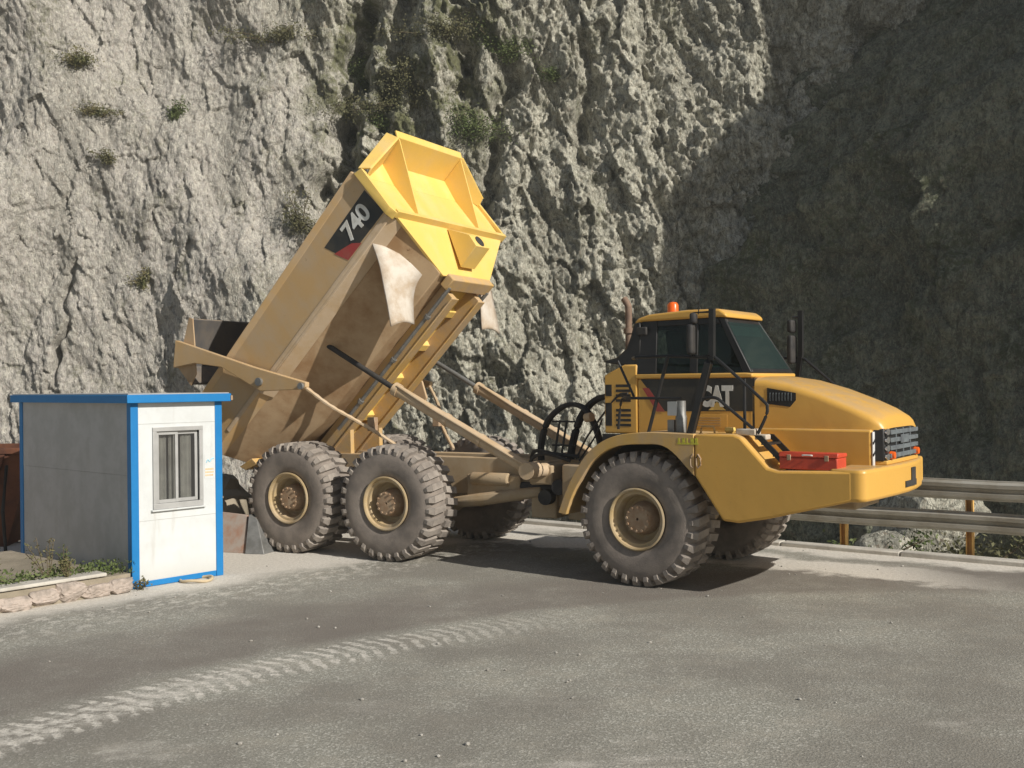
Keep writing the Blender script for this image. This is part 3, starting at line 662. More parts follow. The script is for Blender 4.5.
for a, b in zip(rows, rows[1:]):
    for i in range(len(a)): bm.faces.new([a[i], a[(i+1) % len(a)], b[(i+1) % len(a)], b[i]])
bm.faces.new(rows[0]); bm.faces.new(rows[-1])
hood = tpart('hood', bm, 'yellow', FR, 0, 50)
bm = bm_new(); plate(bm, [(6.20, YC-.775, 2.725), (6.60, YC-.775, 2.655), (6.60, YC-.775, 2.56), (6.52, YC-.775, 2.47), (6.20, YC-.775, 2.51)], .012, Vector((0, -1, 0)))
vent = tpart('side_vent', bm, 'black', None, 0, None, hood)
bm = bm_new()
for k in range(8): box(bm, (6.24+k*.042, YC-.785, 2.55), (6.248+k*.042, YC-.776, 2.66))
tpart('slat', bm, 'grille', None, 0, None, vent)
bm = bm_new(); prism(bm, [(7.59, YC-.76), (7.73, YC-.72), (7.75, YC-.3), (7.75, YC+.3), (7.73, YC+.72), (7.59, YC+.76)], 2, 1.78, 2.20); gl = tpart('grille', bm, 'black', FR, .02)
bm = bm_new()
for k in range(4): box(bm, (7.735, YC-.58, 1.815+k*.10), (7.775, YC+.66, 1.872+k*.10))
for y in (-.32, 0, .32): box(bm, (7.735, YC+y-.012, 1.80), (7.768, YC+y+.012, 2.19))
box(bm, (7.765, YC-.16, 1.99), (7.785, YC+.20, 2.10))
tpart('grille_bars', bm, 'grille', None, .006, None, gl)
for k in range(4):
    bm = bm_new(); tube(bm, [(7.715, YC-.66, 1.84+k*.105), (7.768, YC-.675, 1.84+k*.105)], .042, 12); tpart('grille_lamp', bm, 'chrome', None, 0, 40, gl)
for y in (-.50, .60):
    bm = bm_new(); tube(bm, [(7.74, YC+y, 1.85), (7.80, YC+y, 1.85)], [.055, .045], 12); tpart('indicator', bm, 'orange', None, 0, 40, gl)
for sg in (-1, 1):
    bm = bm_new(); box(bm, (7.603, YC+sg*.79-.035, 1.72), (7.625, YC+sg*.79+.035, 2.16)); hl = tpart('headlight', bm, 'lamp', FR, .008)
    for z0 in (1.85, 2.0):
        bm = bm_new(); prism(bm, [(YC+sg*.79-.04, z0), (YC+sg*.79+.04, z0+.05), (YC+sg*.79+.04, z0+.08), (YC+sg*.79-.04, z0+.03)], 0, 7.62, 7.632); tpart('lamp_bar', bm, 'black', None, 0, None, hl)
bm = bm_new(); prism(bm, [(7.50, YC-.74), (7.76, YC-.70), (7.76, YC+.70), (7.50, YC+.74)], 2, 1.736, 1.79); tpart('front_sill', bm, 'yellow', FR, .012)

# cab: lower shell, engine housing behind, belt, glasshouse
R, L = -.92, .62
RT, LT = R+.06, L-.27        # the glasshouse leans in towards the roof
bm = bm_new(); box(bm, (4.22, R, 2.065), (5.985, L, 2.865)); tpart('cab_shell', bm, 'yellow', FR, .02)
bm = bm_new(); prism(bm, [(3.66, 2.07), (4.215, 2.07), (4.215, 3.08), (4.0, 3.08), (3.66, 2.93)], 1, R-.01, L); eng = tpart('engine_housing', bm, 'yellow', FR, .025)
bm = bm_new()
for k in range(9):
    if k == 4: continue
    box(bm, (3.86, R-.0135, 2.175+k*.072), (4.11, R-.01, 2.215+k*.072))
for z0 in (2.18, 2.62): box(bm, (3.68, R-.0135, z0), (3.79, R-.01, z0+(.34 if z0 < 2.5 else .17)))
tpart('louvre', bm, 'dark', None, 0, None, eng)
bm = bm_new(); prism(bm, [(4.19, 2.868), (6.0, 2.868), (6.0, 2.925), (5.9, 2.935), (4.19, 2.935)], 1, R-.025, L+.025); tpart('belt_moulding', bm, 'yellow', FR, .02)
bm = bm_new(); plate(bm, [(4.27, R-.003, 2.86), (5.99, R-.003, 2.86), (5.99, R-.003, 2.41), (4.66, R-.003, 2.40)], .003, Vector((0, -1, 0))); band = tpart('side_band', bm, 'decal', FR)
bm = bm_new(); plate(bm, [(4.30, R-.006, 2.735), (4.40, R-.006, 2.735), (4.66, R-.006, 2.395), (4.53, R-.006, 2.395)], .002, Vector((0, -1, 0))); tpart('red_flash', bm, 'red', None, 0, None, band)
bm = bm_new(); plate(bm, [(5.34, R-.0075, 2.42), (5.60, R-.0075, 2.42), (5.47, R-.0075, 2.54)], .003, Vector((0, -1, 0))); tpart('yellow_triangle', bm, 'yellow_front', None, 0, None, band)
me = text_mesh('CAT', .37, .022); me.transform(Matrix.Translation((5.46, R-.012, 2.60)) @ Matrix.Rotation(rad(90), 4, 'X') @ Matrix.Diagonal((.66, 1, 1, 1)))
from_mesh('lettering', me, M['letter'], band)
bm = bm_new(); plate(bm, [(5.10, R-.003, 2.36), (5.62, R-.003, 2.36), (5.62, R-.003, 2.17), (5.10, R-.003, 2.17)], .003, Vector((0, -1, 0)))
panel = tpart('access_panel', bm, 'yellow', FR, .002)
bm = bm_new()
for k in range(4): box(bm, (5.16, R-.0065, 2.20+k*.036), (5.52, R-.0035, 2.208+k*.036))
tpart('louvre', bm, 'hub', None, 0, None, panel)
bm = bm_new(); box(bm, (5.987, R, 2.10), (6.02, L, 2.86)); tpart('cab_seam', bm, 'black', FR)
# roof
bm = bm_new(); prism(bm, [(4.14, 3.66), (4.22, 3.75), (4.40, 3.80), (5.0, 3.835), (5.50, 3.83), (5.60, 3.76), (5.62, 3.70), (5.50, 3.715), (4.30, 3.70)], 1, RT-.04, LT+.04); roof = tpart('roof', bm, 'yellow', FR, .05, 40, None, 3)
bm = bm_new(); lathe(bm, [(.09, 0), (.09, .03), (.085, .035), (.085, .19), (.06, .225), (.02, .235)], 18, 'Z'); bm.transform(Matrix.Translation((4.33, 0, 3.80))); bm.verts.ensure_lookup_table(); tpart('beacon', bm, 'orange', None, 0, 40, roof)
# black pillars
bm = bm_new()
for y, yt in ((R, RT), (L-.05, LT-.05)):
    def bar(a0, a1, b0, b1): hexa(bm, [(a0, y, 2.936), (a1, y, 2.936), (a1, y+.05, 2.936), (a0, y+.05, 2.936), (b0, yt, 3.71), (b1, yt, 3.71), (b1, yt+.05, 3.71), (b0, yt+.05, 3.71)])
    bar(5.86, 5.98, 5.47, 5.56); bar(5.05, 5.17, 5.05, 5.17); bar(4.20, 4.52, 4.20, 4.52)
    k = .886; ya = y+(yt-y)*k; hexa(bm, [(4.52, ya+.001, 3.622), (5.05, ya+.001, 3.622), (5.05, ya+.049, 3.622), (4.52, ya+.049, 3.622), (4.52, yt+.001, 3.709), (5.05, yt+.001, 3.709), (5.05, yt+.049, 3.709), (4.52, yt+.049, 3.709)])
    hexa(bm, [(5.17, ya+.001, 3.622), (5.50, ya+.001, 3.622), (5.50, ya+.049, 3.622), (5.17, ya+.049, 3.622), (5.17, yt+.001, 3.709), (5.47, yt+.001, 3.709), (5.47, yt+.049, 3.709), (5.17, yt+.049, 3.709)])
box(bm, (4.205, R+.05, 2.936), (4.26, L-.05, 3.10)); box(bm, (4.205, RT+.05, 3.60), (4.26, LT-.05, 3.70))
hexa(bm, [(5.90, R+.05, 2.936), (5.985, R+.05, 2.936), (5.985, L-.05, 2.936), (5.90, L-.05, 2.936), (5.87, R+.05, 2.99), (5.955, R+.05, 2.99), (5.955, L-.05, 2.99), (5.87, L-.05, 2.99)])
hexa(bm, [(5.52, RT+.04, 3.64), (5.60, RT+.04, 3.64), (5.60, LT-.03, 3.64), (5.52, LT-.03, 3.64), (5.48, RT+.05, 3.71), (5.56, RT+.05, 3.71), (5.56, LT-.05, 3.71), (5.48, LT-.05, 3.71)])
tpart('pillar', bm, 'black', FR, .012)
bm = bm_new(); plate(bm, [(4.52, R+.02, 2.94), (5.05, R+.02, 2.94), (5.05, RT+.013, 3.62), (4.52, RT+.013, 3.62)], .008); tpart('side_window', bm, 'glass', FR)
bm = bm_new(); plate(bm, [(5.17, R+.02, 2.94), (5.86, R+.02, 2.94), (5.50, RT+.013, 3.62), (5.17, RT+.013, 3.62)], .008); tpart('door_window', bm, 'glass', FR)
bm = bm_new(); plate(bm, [(4.52, L-.03, 2.94), (5.86, L-.03, 2.94), (5.50, LT, 3.62), (4.52, LT, 3.62)], .008); tpart('side_window', bm, 'glass', FR)
bm = bm_new(); plate(bm, [(5.945, R+.05, 2.99), (5.945, L-.05, 2.99), (5.595, LT-.03, 3.645), (5.595, RT+.04, 3.645)], .008); ws = tpart('windscreen', bm, 'screen', FR)
bm = bm_new(); plate(bm, [(5.655, R+.16, 3.46), (5.655, LT-.06, 3.46), (5.58, LT-.08, 3.60), (5.58, R+.14, 3.60)], .006); tpart('sun_blind', bm, 'seat', None, 0, None, ws)
# steering wheel, seat inside
bm = bm_new(); box(bm, (4.55, -.42, 2.94), (5.05, .12, 3.06)); hexa(bm, [(4.45, -.40, 3.06), (4.60, -.40, 3.06), (4.60, .10, 3.06), (4.45, .10, 3.06), (4.36, -.36, 3.58), (4.46, -.36, 3.58), (4.46, .06, 3.58), (4.36, .06, 3.58)]); tpart('seat', bm, 'seat', FR, .04)
bm = bm_new(); tube(bm, [(5.40+.10*math.sin(t), -.15+.2*math.cos(t), 3.10+.16*math.sin(t)*.9+.04) for t in np.linspace(0, 2*math.pi, 20)], .018, 6); tube(bm, [(5.40, -.15, 3.12), (5.55, -.15, 2.95)], .03, 8); tpart('steering_wheel', bm, 'black', FR, 0, 40)
bm = bm_new(); prism(bm, [(5.45, 2.94), (5.86, 2.94), (5.84, 3.0), (5.6, 3.06), (5.48, 3.04)], 1, R+.06, L-.06); tpart('dashboard', bm, 'dark', FR, .02)
bm = bm_new(); box(bm, (5.20, R+.08, 2.945), (5.45, R+.16, 3.02)); tpart('cab_trim', bm, 'blue_cloth', FR, .01)
# swept black cowl and exhaust behind the cab
bm = bm_new(); prism(bm, [(3.60, 3.13), (3.86, 3.19), (4.02, 3.32), (4.10, 3.50), (4.15, 3.68), (4.26, 3.70), (4.26, 3.06), (3.98, 3.07), (3.80, 3.09)], 1, R+.02, -.35); tpart('cowl', bm, 'black', FR, .02, 40)
bm = bm_new(); box(bm, (4.22, R-.02, 3.50), (4.38, R+.03, 3.62)); tpart('work_lamp', bm, 'rubber', FR, .015)
bm = bm_new(); tube(bm, smooth_path([(3.40, .28, 2.9), (3.40, .28, 3.6), (3.40, .28, 3.98), (3.385, .28, 4.06), (3.32, .28, 4.16)], 5), .055, 14); tube(bm, [(3.40, .28, 3.60), (3.40, .28, 3.68)], .085, 14); tpart('exhaust', bm, 'exhaust', FR, 0, 40)
bm = bm_new(); box(bm, (3.45, -.2, 2.2), (3.66, .5, 2.9)); tpart('muffler_guard', bm, 'frame', FR, .02)
# handrails and platform fittings
YR = -1.58
bm = bm_new()
tube(bm, [(5.39, YR, 2.12), (5.66, YR, 3.06), (5.71, YR, 3.16)], .062, 8, True); tube(bm, [(5.71, YR, 3.10), (5.72, YR, 3.78)], .05, 8, True)
tpart('post', bm, 'black', FR)
bm = bm_new(); tube(bm, [(4.75, YR, 2.12), (5.06, YR, 3.17)], .026, 8); tube(bm, [(4.56, YR, 3.165), (5.06, YR, 3.17), (5.72, YR, 3.135)], .02, 8)
tube(bm, smooth_path([(5.72, YR, 3.135), (5.80, YR, 3.10), (6.40, YR, 2.58), (6.47, YR, 2.48), (6.45, YR, 2.36), (6.34, YR, 2.14)], 4), .022, 8)
tube(bm, [(4.22, YR+.1, 3.12), (4.50, YR+.05, 2.62)], .018, 8)
tube(bm, smooth_path([(4.10, YR+.3, 2.15), (4.14, YR+.3, 2.50), (4.25, YR+.2, 2.60), (4.5, YR, 2.60), (5.25, YR, 2.595)], 4), .02, 8)
tube(bm, smooth_path([(5.48, YR, 2.44), (5.58, YR, 2.58), (5.76, YR, 2.60), (5.90, YR, 2.50), (6.28, YR, 2.20)], 4), .022, 8)
tube(bm, [(6.12, YR+.1, 2.85), (6.14, YR+.05, 2.14)], .022, 8)
tube(bm, smooth_path([(4.56, YR, 3.165), (4.40, YR+.2, 3.16), (4.3, YR+.5, 3.14)], 3), .018, 8)
tpart('handrail', bm, 'black', FR, 0, 40)
bm = bm_new()
for y in (-1.62, -1.22): hexa(bm, [(6.30, y, 2.12), (6.40, y, 2.12), (6.40, y+.03, 2.12), (6.30, y+.03, 2.12), (6.74, y, 1.69), (6.84, y, 1.69), (6.84, y+.03, 1.69), (6.74, y+.03, 1.69)])
for t in (.2, .55, .9): box(bm, (6.30+.44*t, -1.59, 2.10-.42*t-.02), (6.42+.44*t, -1.22, 2.10-.42*t+.01))
tpart('ladder', bm, 'black', FR)
bm = bm_new(); box(bm, (6.05, -1.62, 2.115), (6.32, -1.42, 2.20)); box(bm, (6.30, -1.60, 2.06), (6.46, -1.44, 2.13)); tpart('step_block', bm, 'white_flap', FR, .015)
bm = bm_new(); tube(bm, [(5.17, -1.42, 2.11), (5.17, -1.42, 2.33), (5.17, -1.42, 2.38), (5.17, -1.42, 2.56)], [.08, .08, .065, .065], 12); box(bm, (4.98, -1.46, 2.11), (5.08, -1.36, 2.30)); tpart('filter', bm, 'steel', FR, 0, 40)
bm = bm_new(); box(bm, (5.0, -1.50, 2.36), (5.14, -1.42, 2.55)); tpart('tag_plate', bm, 'kwhite', FR, .005)
bm = bm_new(); tube(bm, [(5.90, -1.45, 2.13), (5.90, -1.45, 2.17), (5.90, -1.45, 2.21)], [.05, .075, .065], 14); tpart('fuel_cap', bm, 'yellow_front', FR, 0, 40)
bm = bm_new(); tube(bm, smooth_path([(5.50, -1.5, 2.13), (5.51, -1.5, 2.20), (5.55, -1.5, 2.215), (5.65, -1.5, 2.215), (5.69, -1.5, 2.20), (5.70, -1.5, 2.13)], 4), .014, 8); tpart('grab_handle', bm, 'yellow_tan', FR, 0, 40)
bm = bm_new()
for k, w in enumerate((.03, .05, .02, .06, .05)): box(bm, (5.27+k*.062, -1.7235, 2.008), (5.27+k*.062+w*.8, -1.7205, 2.07))
box(bm, (5.26, -1.7232, 1.985), (5.57, -1.7202, 2.007)); tpart('painted_mark', bm, 'yellow_mark', FR)
# mirrors
def mirror(c, h, w, rot):
    bm = bm_new(); box(bm, (-.045, -w/2, -h/2), (.045, w/2, h/2)); bm.transform(Matrix.Translation(c) @ Matrix.Rotation(rot, 4, 'Z'))
    return tpart('mirror', bm, 'rubber', FR, .035, 40, None, 3)
mirror((5.44, -1.62, 3.38), .40, .26, .2); mirror((5.46, -1.60, 3.66), .15, .24, .35)
bm = bm_new(); tube(bm, [(5.72, YR, 3.74), (5.46, -1.60, 3.74), (5.44, -1.60, 3.15), (5.70, YR, 3.16)], .016, 8); tube(bm, [(5.50, -1.5, 3.9), (5.48, -1.5, 3.72)], .008, 6); tpart('mirror_bracket', bm, 'black', FR, 0, 40)
mirror((5.68, 1.34, 3.30), .44, .24, 0); mirror((5.68, 1.34, 3.66), .20, .22, 0)
bm = bm_new(); tube(bm, [(5.80, 1.40, 3.90), (5.80, 1.40, 3.25), (5.62, 1.40, 2.12)], .05, 8, True)
tube(bm, [(5.80, 1.40, 3.80), (5.68, 1.36, 3.80)], .02, 8); tube(bm, [(5.15, 1.40, 3.17), (5.76, 1.40, 3.17), (5.86, 1.40, 3.15), (6.55, 1.40, 2.55), (6.45, 1.40, 2.14)], .022, 8); tpart('handrail', bm, 'black', FR)
# hydraulic hoses between the halves
def hose(pts, r=.035, fr=FR): bm = bm_new(); tube(bm, smooth_path(pts, 7), r, 9); tpart('hose', bm, 'rubber', fr, 0, 60)
for dy in (0, .07): hose([(2.28, -.62+dy, 1.60), (2.27, -.60+dy, 1.85), (2.40, -.58+dy, 2.24), (2.72, -.56+dy, 2.47), (3.02, -.54+dy, 2.44), (3.20, -.52+dy, 2.20), (3.30, -.5+dy, 1.90), (3.36, -.5+dy, 1.70)], .036)
for dy in (0, .08): hose([(2.72, -.45+dy, 1.62), (2.76, -.43+dy, 1.9), (2.90, -.40+dy, 2.3), (3.15, -.38+dy, 2.55), (3.45, -.36+dy, 2.62), (3.7, -.35+dy, 2.62)], .042)
hose([(2.05, -.55, 1.60), (2.22, -.66, 1.75), (2.60, -.70, 1.72), (3.0, -.6, 1.68)], .03); hose([(2.1, -.62, 1.35), (2.2, -.74, 1.62), (2.5, -.78, 1.72), (2.9, -.7, 1.62)], .028)
hose([(2.95, -.6, 1.65), (3.2, -.7, 1.98), (3.55, -.85, 2.3), (3.9, -.95, 2.62), (4.1, -1.0, 2.66)], .016); hose([(3.0, -.6, 1.62), (3.35, -.7, 2.0), (3.62, -.93, 2.28)], .014)
bm = bm_new()
for x in (2.55, 2.68): tube(bm, [(x, -.62, 1.66), (x+.10, -.60, 2.24)], .018, 6)
for z in (1.85, 2.22): tube(bm, [(2.52, -.62, z), (2.92, -.60, z)], .016, 6)
tpart('hose_rack', bm, 'black', FR)
bm = bm_new(); tube(bm, [(3.12, -.58, 2.28), (3.24, -.6, 2.30)], .07, 12); tpart('hose_clamp', bm, 'barrel', FR, 0, 40)

# ------------------------------------------------------------------ red toolbox on the truck's step
tb = thing('toolbox', 'long red steel toolbox lying on the side step of the dump truck', 'toolbox', TR @ FR @ Matrix.Translation((7.03, -1.50, 1.70)))
bm = bm_new(); prism(bm, [(-.17, .006), (.15, .006), (.17, .05), (.17, .155), (-.17, .155)], 0, -.37, .37); finish('case', bm, M['redbox'], tb, None, .012)
bm = bm_new(); prism(bm, [(-.18, .158), (.18, .158), (.175, .21), (-.16, .225)], 0, -.38, .38); finish('lid', bm, M['redbox'], tb, None, .015)
for x in (-.24, .24):
    bm = bm_new(); box(bm, (x-.025, -.19, .12), (x+.025, -.172, .19)); finish('clasp', bm, M['hub'], tb, None, .004)
bm = bm_new(); tube(bm, smooth_path([(-.06, -.182, .185), (-.05, -.205, .19), (.05, -.205, .19), (.06, -.182, .185)], 3), .01, 6); finish('handle', bm, M['letter'], tb)

# ------------------------------------------------------------------ kiosk
KY = .735
KK = Matrix.Translation((-5.33, 14.80, 0)) @ Matrix.Rotation(math.pi/2-KY, 4, 'Z')    # x along the window face, y along the shaded face
KL, KD, KH = 1.46, 3.62, 2.60
kiosk = thing('kiosk', 'small white panel kiosk with blue corner trims and flat roof', 'kiosk', KK)
def kp(name, bm, mat, bevel=0, parent=None, smooth=None): return finish(name, bm, M[mat], parent or kiosk, None, bevel, smooth)
PW = .115
WX0, WX1, WZ0, WZ1 = .36, 1.10, 1.13, 2.22
bm = bm_new()
for lo, hi in (((.08, .015, .07), (WX0, .07, KH)), ((WX1, .015, .07), (KL-.08, .07, KH)), ((WX0, .015, .07), (WX1, .07, WZ0)), ((WX0, .015, WZ1), (WX1, .07, KH))): box(bm, lo, hi)
bmesh.ops.remove_doubles(bm, verts=bm.verts, dist=.0005)
kp('front_panel', bm, 'kwhite')
M['kshade'] = grimy('shaded_white_panel', (.45, .45, .445), (.38, .38, .37), (.36, .345, .32))  # white panel colour dulled to grey to paint in the shaded sides
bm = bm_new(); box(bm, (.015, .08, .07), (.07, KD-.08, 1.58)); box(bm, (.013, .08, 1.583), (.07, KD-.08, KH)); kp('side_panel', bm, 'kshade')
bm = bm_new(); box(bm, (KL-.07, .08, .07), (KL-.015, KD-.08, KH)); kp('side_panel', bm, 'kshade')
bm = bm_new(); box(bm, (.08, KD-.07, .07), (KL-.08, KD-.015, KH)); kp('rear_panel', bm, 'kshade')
for x, y in ((0, 0), (KL-PW, 0), (0, KD-PW), (KL-PW, KD-PW)):
    bm = bm_new(); box(bm, (x, y, 0), (x+PW, y+PW, KH)); kp('corner_post', bm, 'kblue', .006)
bm = bm_new(); box(bm, (.118, .005, .005), (KL-.118, .08, .085)); box(bm, (.005, .118, .005), (.08, KD-.118, .085)); box(bm, (KL-.08, .118, .005), (KL-.005, KD-.118, .085)); box(bm, (.118, KD-.08, .005), (KL-.118, KD-.005, .085)); kp('base_frame', bm, 'kblue', .005)
bm = bm_new(); box(bm, (.09, .09, .01), (KL-.09, KD-.09, .05)); kp('floor', bm, 'curtain')
bm = bm_new()
box(bm, (-.10, -.10, KH+.003), (KL+.10, -.06, KH+.12)); box(bm, (-.10, KD+.06, KH+.003), (KL+.10, KD+.10, KH+.12)); box(bm, (-.10, -.06, KH+.003), (-.06, KD+.06, KH+.12)); box(bm, (KL+.06, -.06, KH+.003), (KL+.10, KD+.06, KH+.12))
roofk = kp('roof_edge', bm, 'kblue', .006)
bm = bm_new(); box(bm, (-.06, -.06, KH+.01), (KL+.06, KD+.06, KH+.09)); box(bm, (-.075, -.075, KH+.121), (KL+.075, KD+.075, KH+.135)); kp('roof', bm, 'alu')
bm = bm_new(); box(bm, (KL+.085, -.115, KH+.02), (KL+.115, -.09, KH+.09)); kp('roof_bracket', bm, 'hub', 0, roofk)
# sliding window
wf = bm_new()
for lo, hi in (((WX0-.03, -.012, WZ0-.05), (WX1+.03, .014, WZ0+.03)), ((WX0-.03, -.012, WZ1-.03), (WX1+.03, .014, WZ1+.03)), ((WX0-.03, -.012, WZ0+.03), (WX0+.03, .014, WZ1-.03)), ((WX1-.03, -.012, WZ0+.03), (WX1+.03, .014, WZ1-.03))): box(wf, lo, hi)
win = kp('window', wf, 'alu', .004)
xm = (WX0+WX1)/2-.02
for a, b, y in ((WX0+.031, xm+.03, .020), (xm-.03, WX1-.031, .045)):
    bm = bm_new(); z0, z1 = WZ0+.031, WZ1-.031
    for lo, hi in (((a, y, z0), (a+.045, y+.02, z1)), ((b-.045, y, z0), (b, y+.02, z1)), ((a+.045, y, z0), (b-.045, y+.02, z0+.05)), ((a+.045, y, z1-.05), (b-.045, y+.02, z1))): box(bm, lo, hi)
    kp('sash', bm, 'alu', .003, win)
    bm = bm_new(); box(bm, (a+.045, y+.008, z0+.05), (b-.045, y+.012, z1-.05)); kp('pane', bm, 'kglass', 0, win)
bm = bm_new(); box(bm, (WX0-.06, -.035, WZ0-.075), (WX1+.06, .014, WZ0-.052)); kp('sill', bm, 'kwhite', .004, win)
for x0, x1 in ((.38, .60), (.63, .76), (.82, 1.0)):
    bm = bm_new(); xs = np.linspace(x0, x1, 12); rows = [[bm.verts.new((x, .10+.012*math.sin(i*1.9), zz)) for i, x in enumerate(xs)] for zz in (.95, 2.35)]
    for i in range(11): bm.faces.new([rows[0][i], rows[0][i+1], rows[1][i+1], rows[1][i]])
    kp('curtain', bm, 'curtain', 0, None, 60)
bm = bm_new(); box(bm, (1.16, .0105, 1.46), (1.34, .0145, 1.83)); st = kp('sticker', bm, 'kwhite')
bm = bm_new(); rng2 = random.Random(4)
for k in range(3):
    x = 1.175
    while x < 1.31:
        w = rng2.uniform(.008, .022); box(bm, (x, .0075, 1.50+k*.045), (x+w, .0102, 1.524+k*.045)); x += w+.007
kp('orange_print', bm, 'sticker_orange', 0, st)
bm = bm_new(); tube(bm, smooth_path([(1.19, .009, 1.70), (1.22, .009, 1.74), (1.25, .009, 1.71), (1.28, .009, 1.75), (1.32, .009, 1.76)], 4), .008, 6); kp('blue_print', bm, 'sticker_blue', 0, st)
for z0 in (.93, 2.30):
    for x0, x1 in (((PW+.002, KL-PW-.002),) if not WZ0 < z0 < WZ1 else ()):
        bm = bm_new(); box(bm, (x0, .0128, z0), (x1, .0145, z0+.006)); kp('panel_joint', bm, 'curtain')
# hose loop by the kiosk
bm = bm_new(); c = Vector((-4.62, 15.42, .03)); tube(bm, [c+Vector((.30*math.cos(t)*.75, .22*math.sin(t), .012*math.sin(3*t))) for t in np.linspace(0, 2*math.pi, 28)], .022, 8)
tag(finish('hose_loop', bm, M['hose'], None, None, 0, 60), 'loop of beige hose lying on the road at the foot of the kiosk', 'hose')

# ------------------------------------------------------------------ stone planter wall in front of the kiosk, with weeds
M['stone'] = simple('pinkish_stone', (.44, .37, .32), (.25, .215, .185), 7, .95, 0, .7, 14)
WD = Vector((-.652, -.758)); WN = Vector((.758, -.652))
wall = thing('planter_wall', 'low rough stone planter wall with a concrete coping beside the kiosk', 'wall', Matrix.Translation((-5.31, 14.80, 0)))
rngw = random.Random(9); t = .10
for k in range(14):
    w = rngw.uniform(.20, .46); hgt = rngw.uniform(.19, .29); bm = bm_new(); bmesh.ops.create_icosphere(bm, subdivisions=4, radius=1)
    c = WD*(t+w/2)+WN*rngw.uniform(.04, .08); R_ = np.random.default_rng(300+k)
    cuts = [(Vector(n), rngw.uniform(.72, .98)) for n in ((1, 0, 0), (-1, 0, 0), (0, 1, .1), (0, 1, -.2), (0, 0, 1), (0, 0, -1))]+[(Vector(R_.normal(size=3)).normalized(), R_.uniform(.75, 1.05)) for _ in range(14)]
    for v in bm.verts:
        d = v.co.normalized(); m = min([q/max(1e-3, d.dot(n)) for n, q in cuts if d.dot(n) > .05]+[1.25])
        m *= 1+.04*math.sin(11*d.x+k)*math.sin(13*d.z+2*k)+.03*math.sin(27*d.y+19*d.z+k)
        p = WD*(d.x*m*w*.68)+WN*(d.y*m*.15); v.co = (c.x+p.x, c.y+p.y, hgt*.47+d.z*m*hgt*.58)
    t += w; finish('stone', bm, M['stone'], wall, None, 0, 22)
bm = bm_new(); q = [WD*.1+WN*.09, WD*(t-.03)+WN*.09, WD*(t-.03)-WN*.15, WD*.1-WN*.15]; hexa(bm, [(*p, 0) for p in q]+[(*p, .25) for p in q]); finish('mortar', bm, M['dirt'], wall)
bm = bm_new(); LW = t-.12
for i in range(3):
    a0, a1 = .45+i*(LW-.45)/3+.006, .45+(i+1)*(LW-.45)/3
    q = [WD*a0+WN*.12, WD*a1+WN*.12, WD*a1-WN*.16, WD*a0-WN*.16]; hexa(bm, [(*p, .265) for p in q]+[(*p, .315) for p in q])
finish('coping', bm, M['kerb'], wall, None, .015)
bm = bm_new(); pts = [WD*.1-WN*.05, WD*4.2-WN*.05, WD*4.2-WN*3.6, WD*.1-WN*3.6]
vs = [bm.verts.new((-5.31+p.x, 14.80+p.y, .22)) for p in pts]; bm.faces.new(vs); tag(finish('planting_soil', bm, M['dirt']), kind='structure')

def leaf(bm, p, L, w, rng):
    d = Vector((rng.gauss(0, 1), rng.gauss(0, 1), rng.gauss(.3, .8))).normalized(); s = d.cross(Vector((rng.gauss(0, 1), rng.gauss(0, 1), rng.gauss(0, 1)))).normalized()
    p = Vector(p); v = [bm.verts.new(q) for q in (p, p+d*L*.5+s*w, p+d*L, p+d*L*.5-s*w)]; bm.faces.new(v)
def leafmat(name, c1, c2, sc=2.5):
    g = G(name); g.done(g.mix(g.ramp(g.noise(sc, 3), .35, .65), c1, c2), .7, 0, .25); return g.m
M['leaf'] = leafmat('green_leaves', (.075, .105, .03), (.13, .155, .06)); M['dryleaf'] = leafmat('dry_leaves', (.18, .155, .075), (.115, .12, .05)); M['bushleaf'] = leafmat('shrub_leaves', (.095, .095, .04), (.155, .145, .075), 1.5)
M['stem'] = simple('brown_stem', (.13, .10, .06), None, 5, .9)
r = random.Random(21); bm = bm_new()
for k in range(2600):
    a = r.uniform(.0, 3.6); b = -r.random()**1.4*.9; p = WD*a+WN*b; leaf(bm, (-5.31+p.x, 14.80+p.y, .22+r.random()**2*.20*(1-.4*abs(b))), r.uniform(.04, .09), r.uniform(.008, .02), r)
tag(finish('weeds', bm, M['leaf']), 'low green weeds growing along the planter wall', 'weeds', None, 'stuff')
def herb(x, y, h, spread, n, mat, label, cat='plant', lean=(0, 0), z0=.22, group=None):
    t = thing('weed_plant', label, cat, Matrix.Translation((x, y, z0)), group)
    bm = bm_new(); tips = []
    for k in range(6):
        e = Vector((r.gauss(0, spread*.5)+lean[0], r.gauss(0, spread*.5)+lean[1], h*r.uniform(.6, 1))); m = e*.5+Vector((r.gauss(0, .02), r.gauss(0, .02), h*.06)); tube(bm, smooth_path([(0, 0, 0), m, e], 3), .005, 5); tips.append((m, e))
    finish('stem', bm, M['stem'], t)
    bm = bm_new()
    for k in range(n):
        m, e = r.choice(tips); q = m.lerp(e, r.random()) if r.random() < .7 else m*r.random(); leaf(bm, q+Vector((r.gauss(0, .02), r.gauss(0, .02), r.gauss(0, .02))), r.uniform(.03, .07), r.uniform(.006, .014), r)
    finish('foliage', bm, M[mat], t)
wp = lambda a, b: (-5.31+WD.x*a+WN.x*b, 14.80+WD.y*a+WN.y*b)
herb(*wp(1.10, -.25), .62, .18, 160, 'dryleaf', 'tall dry brown weed leaning in the planter before the shaded kiosk side', lean=(-.15, 0))
herb(*wp(.86, -.3), .50, .12, 140, 'leaf', 'upright green weed beside the tall dry weed in the planter')
herb(*wp(1.75, -.3), .55, .10, 90, 'dryleaf', 'thin pale weed stalk at the far left end of the planter')
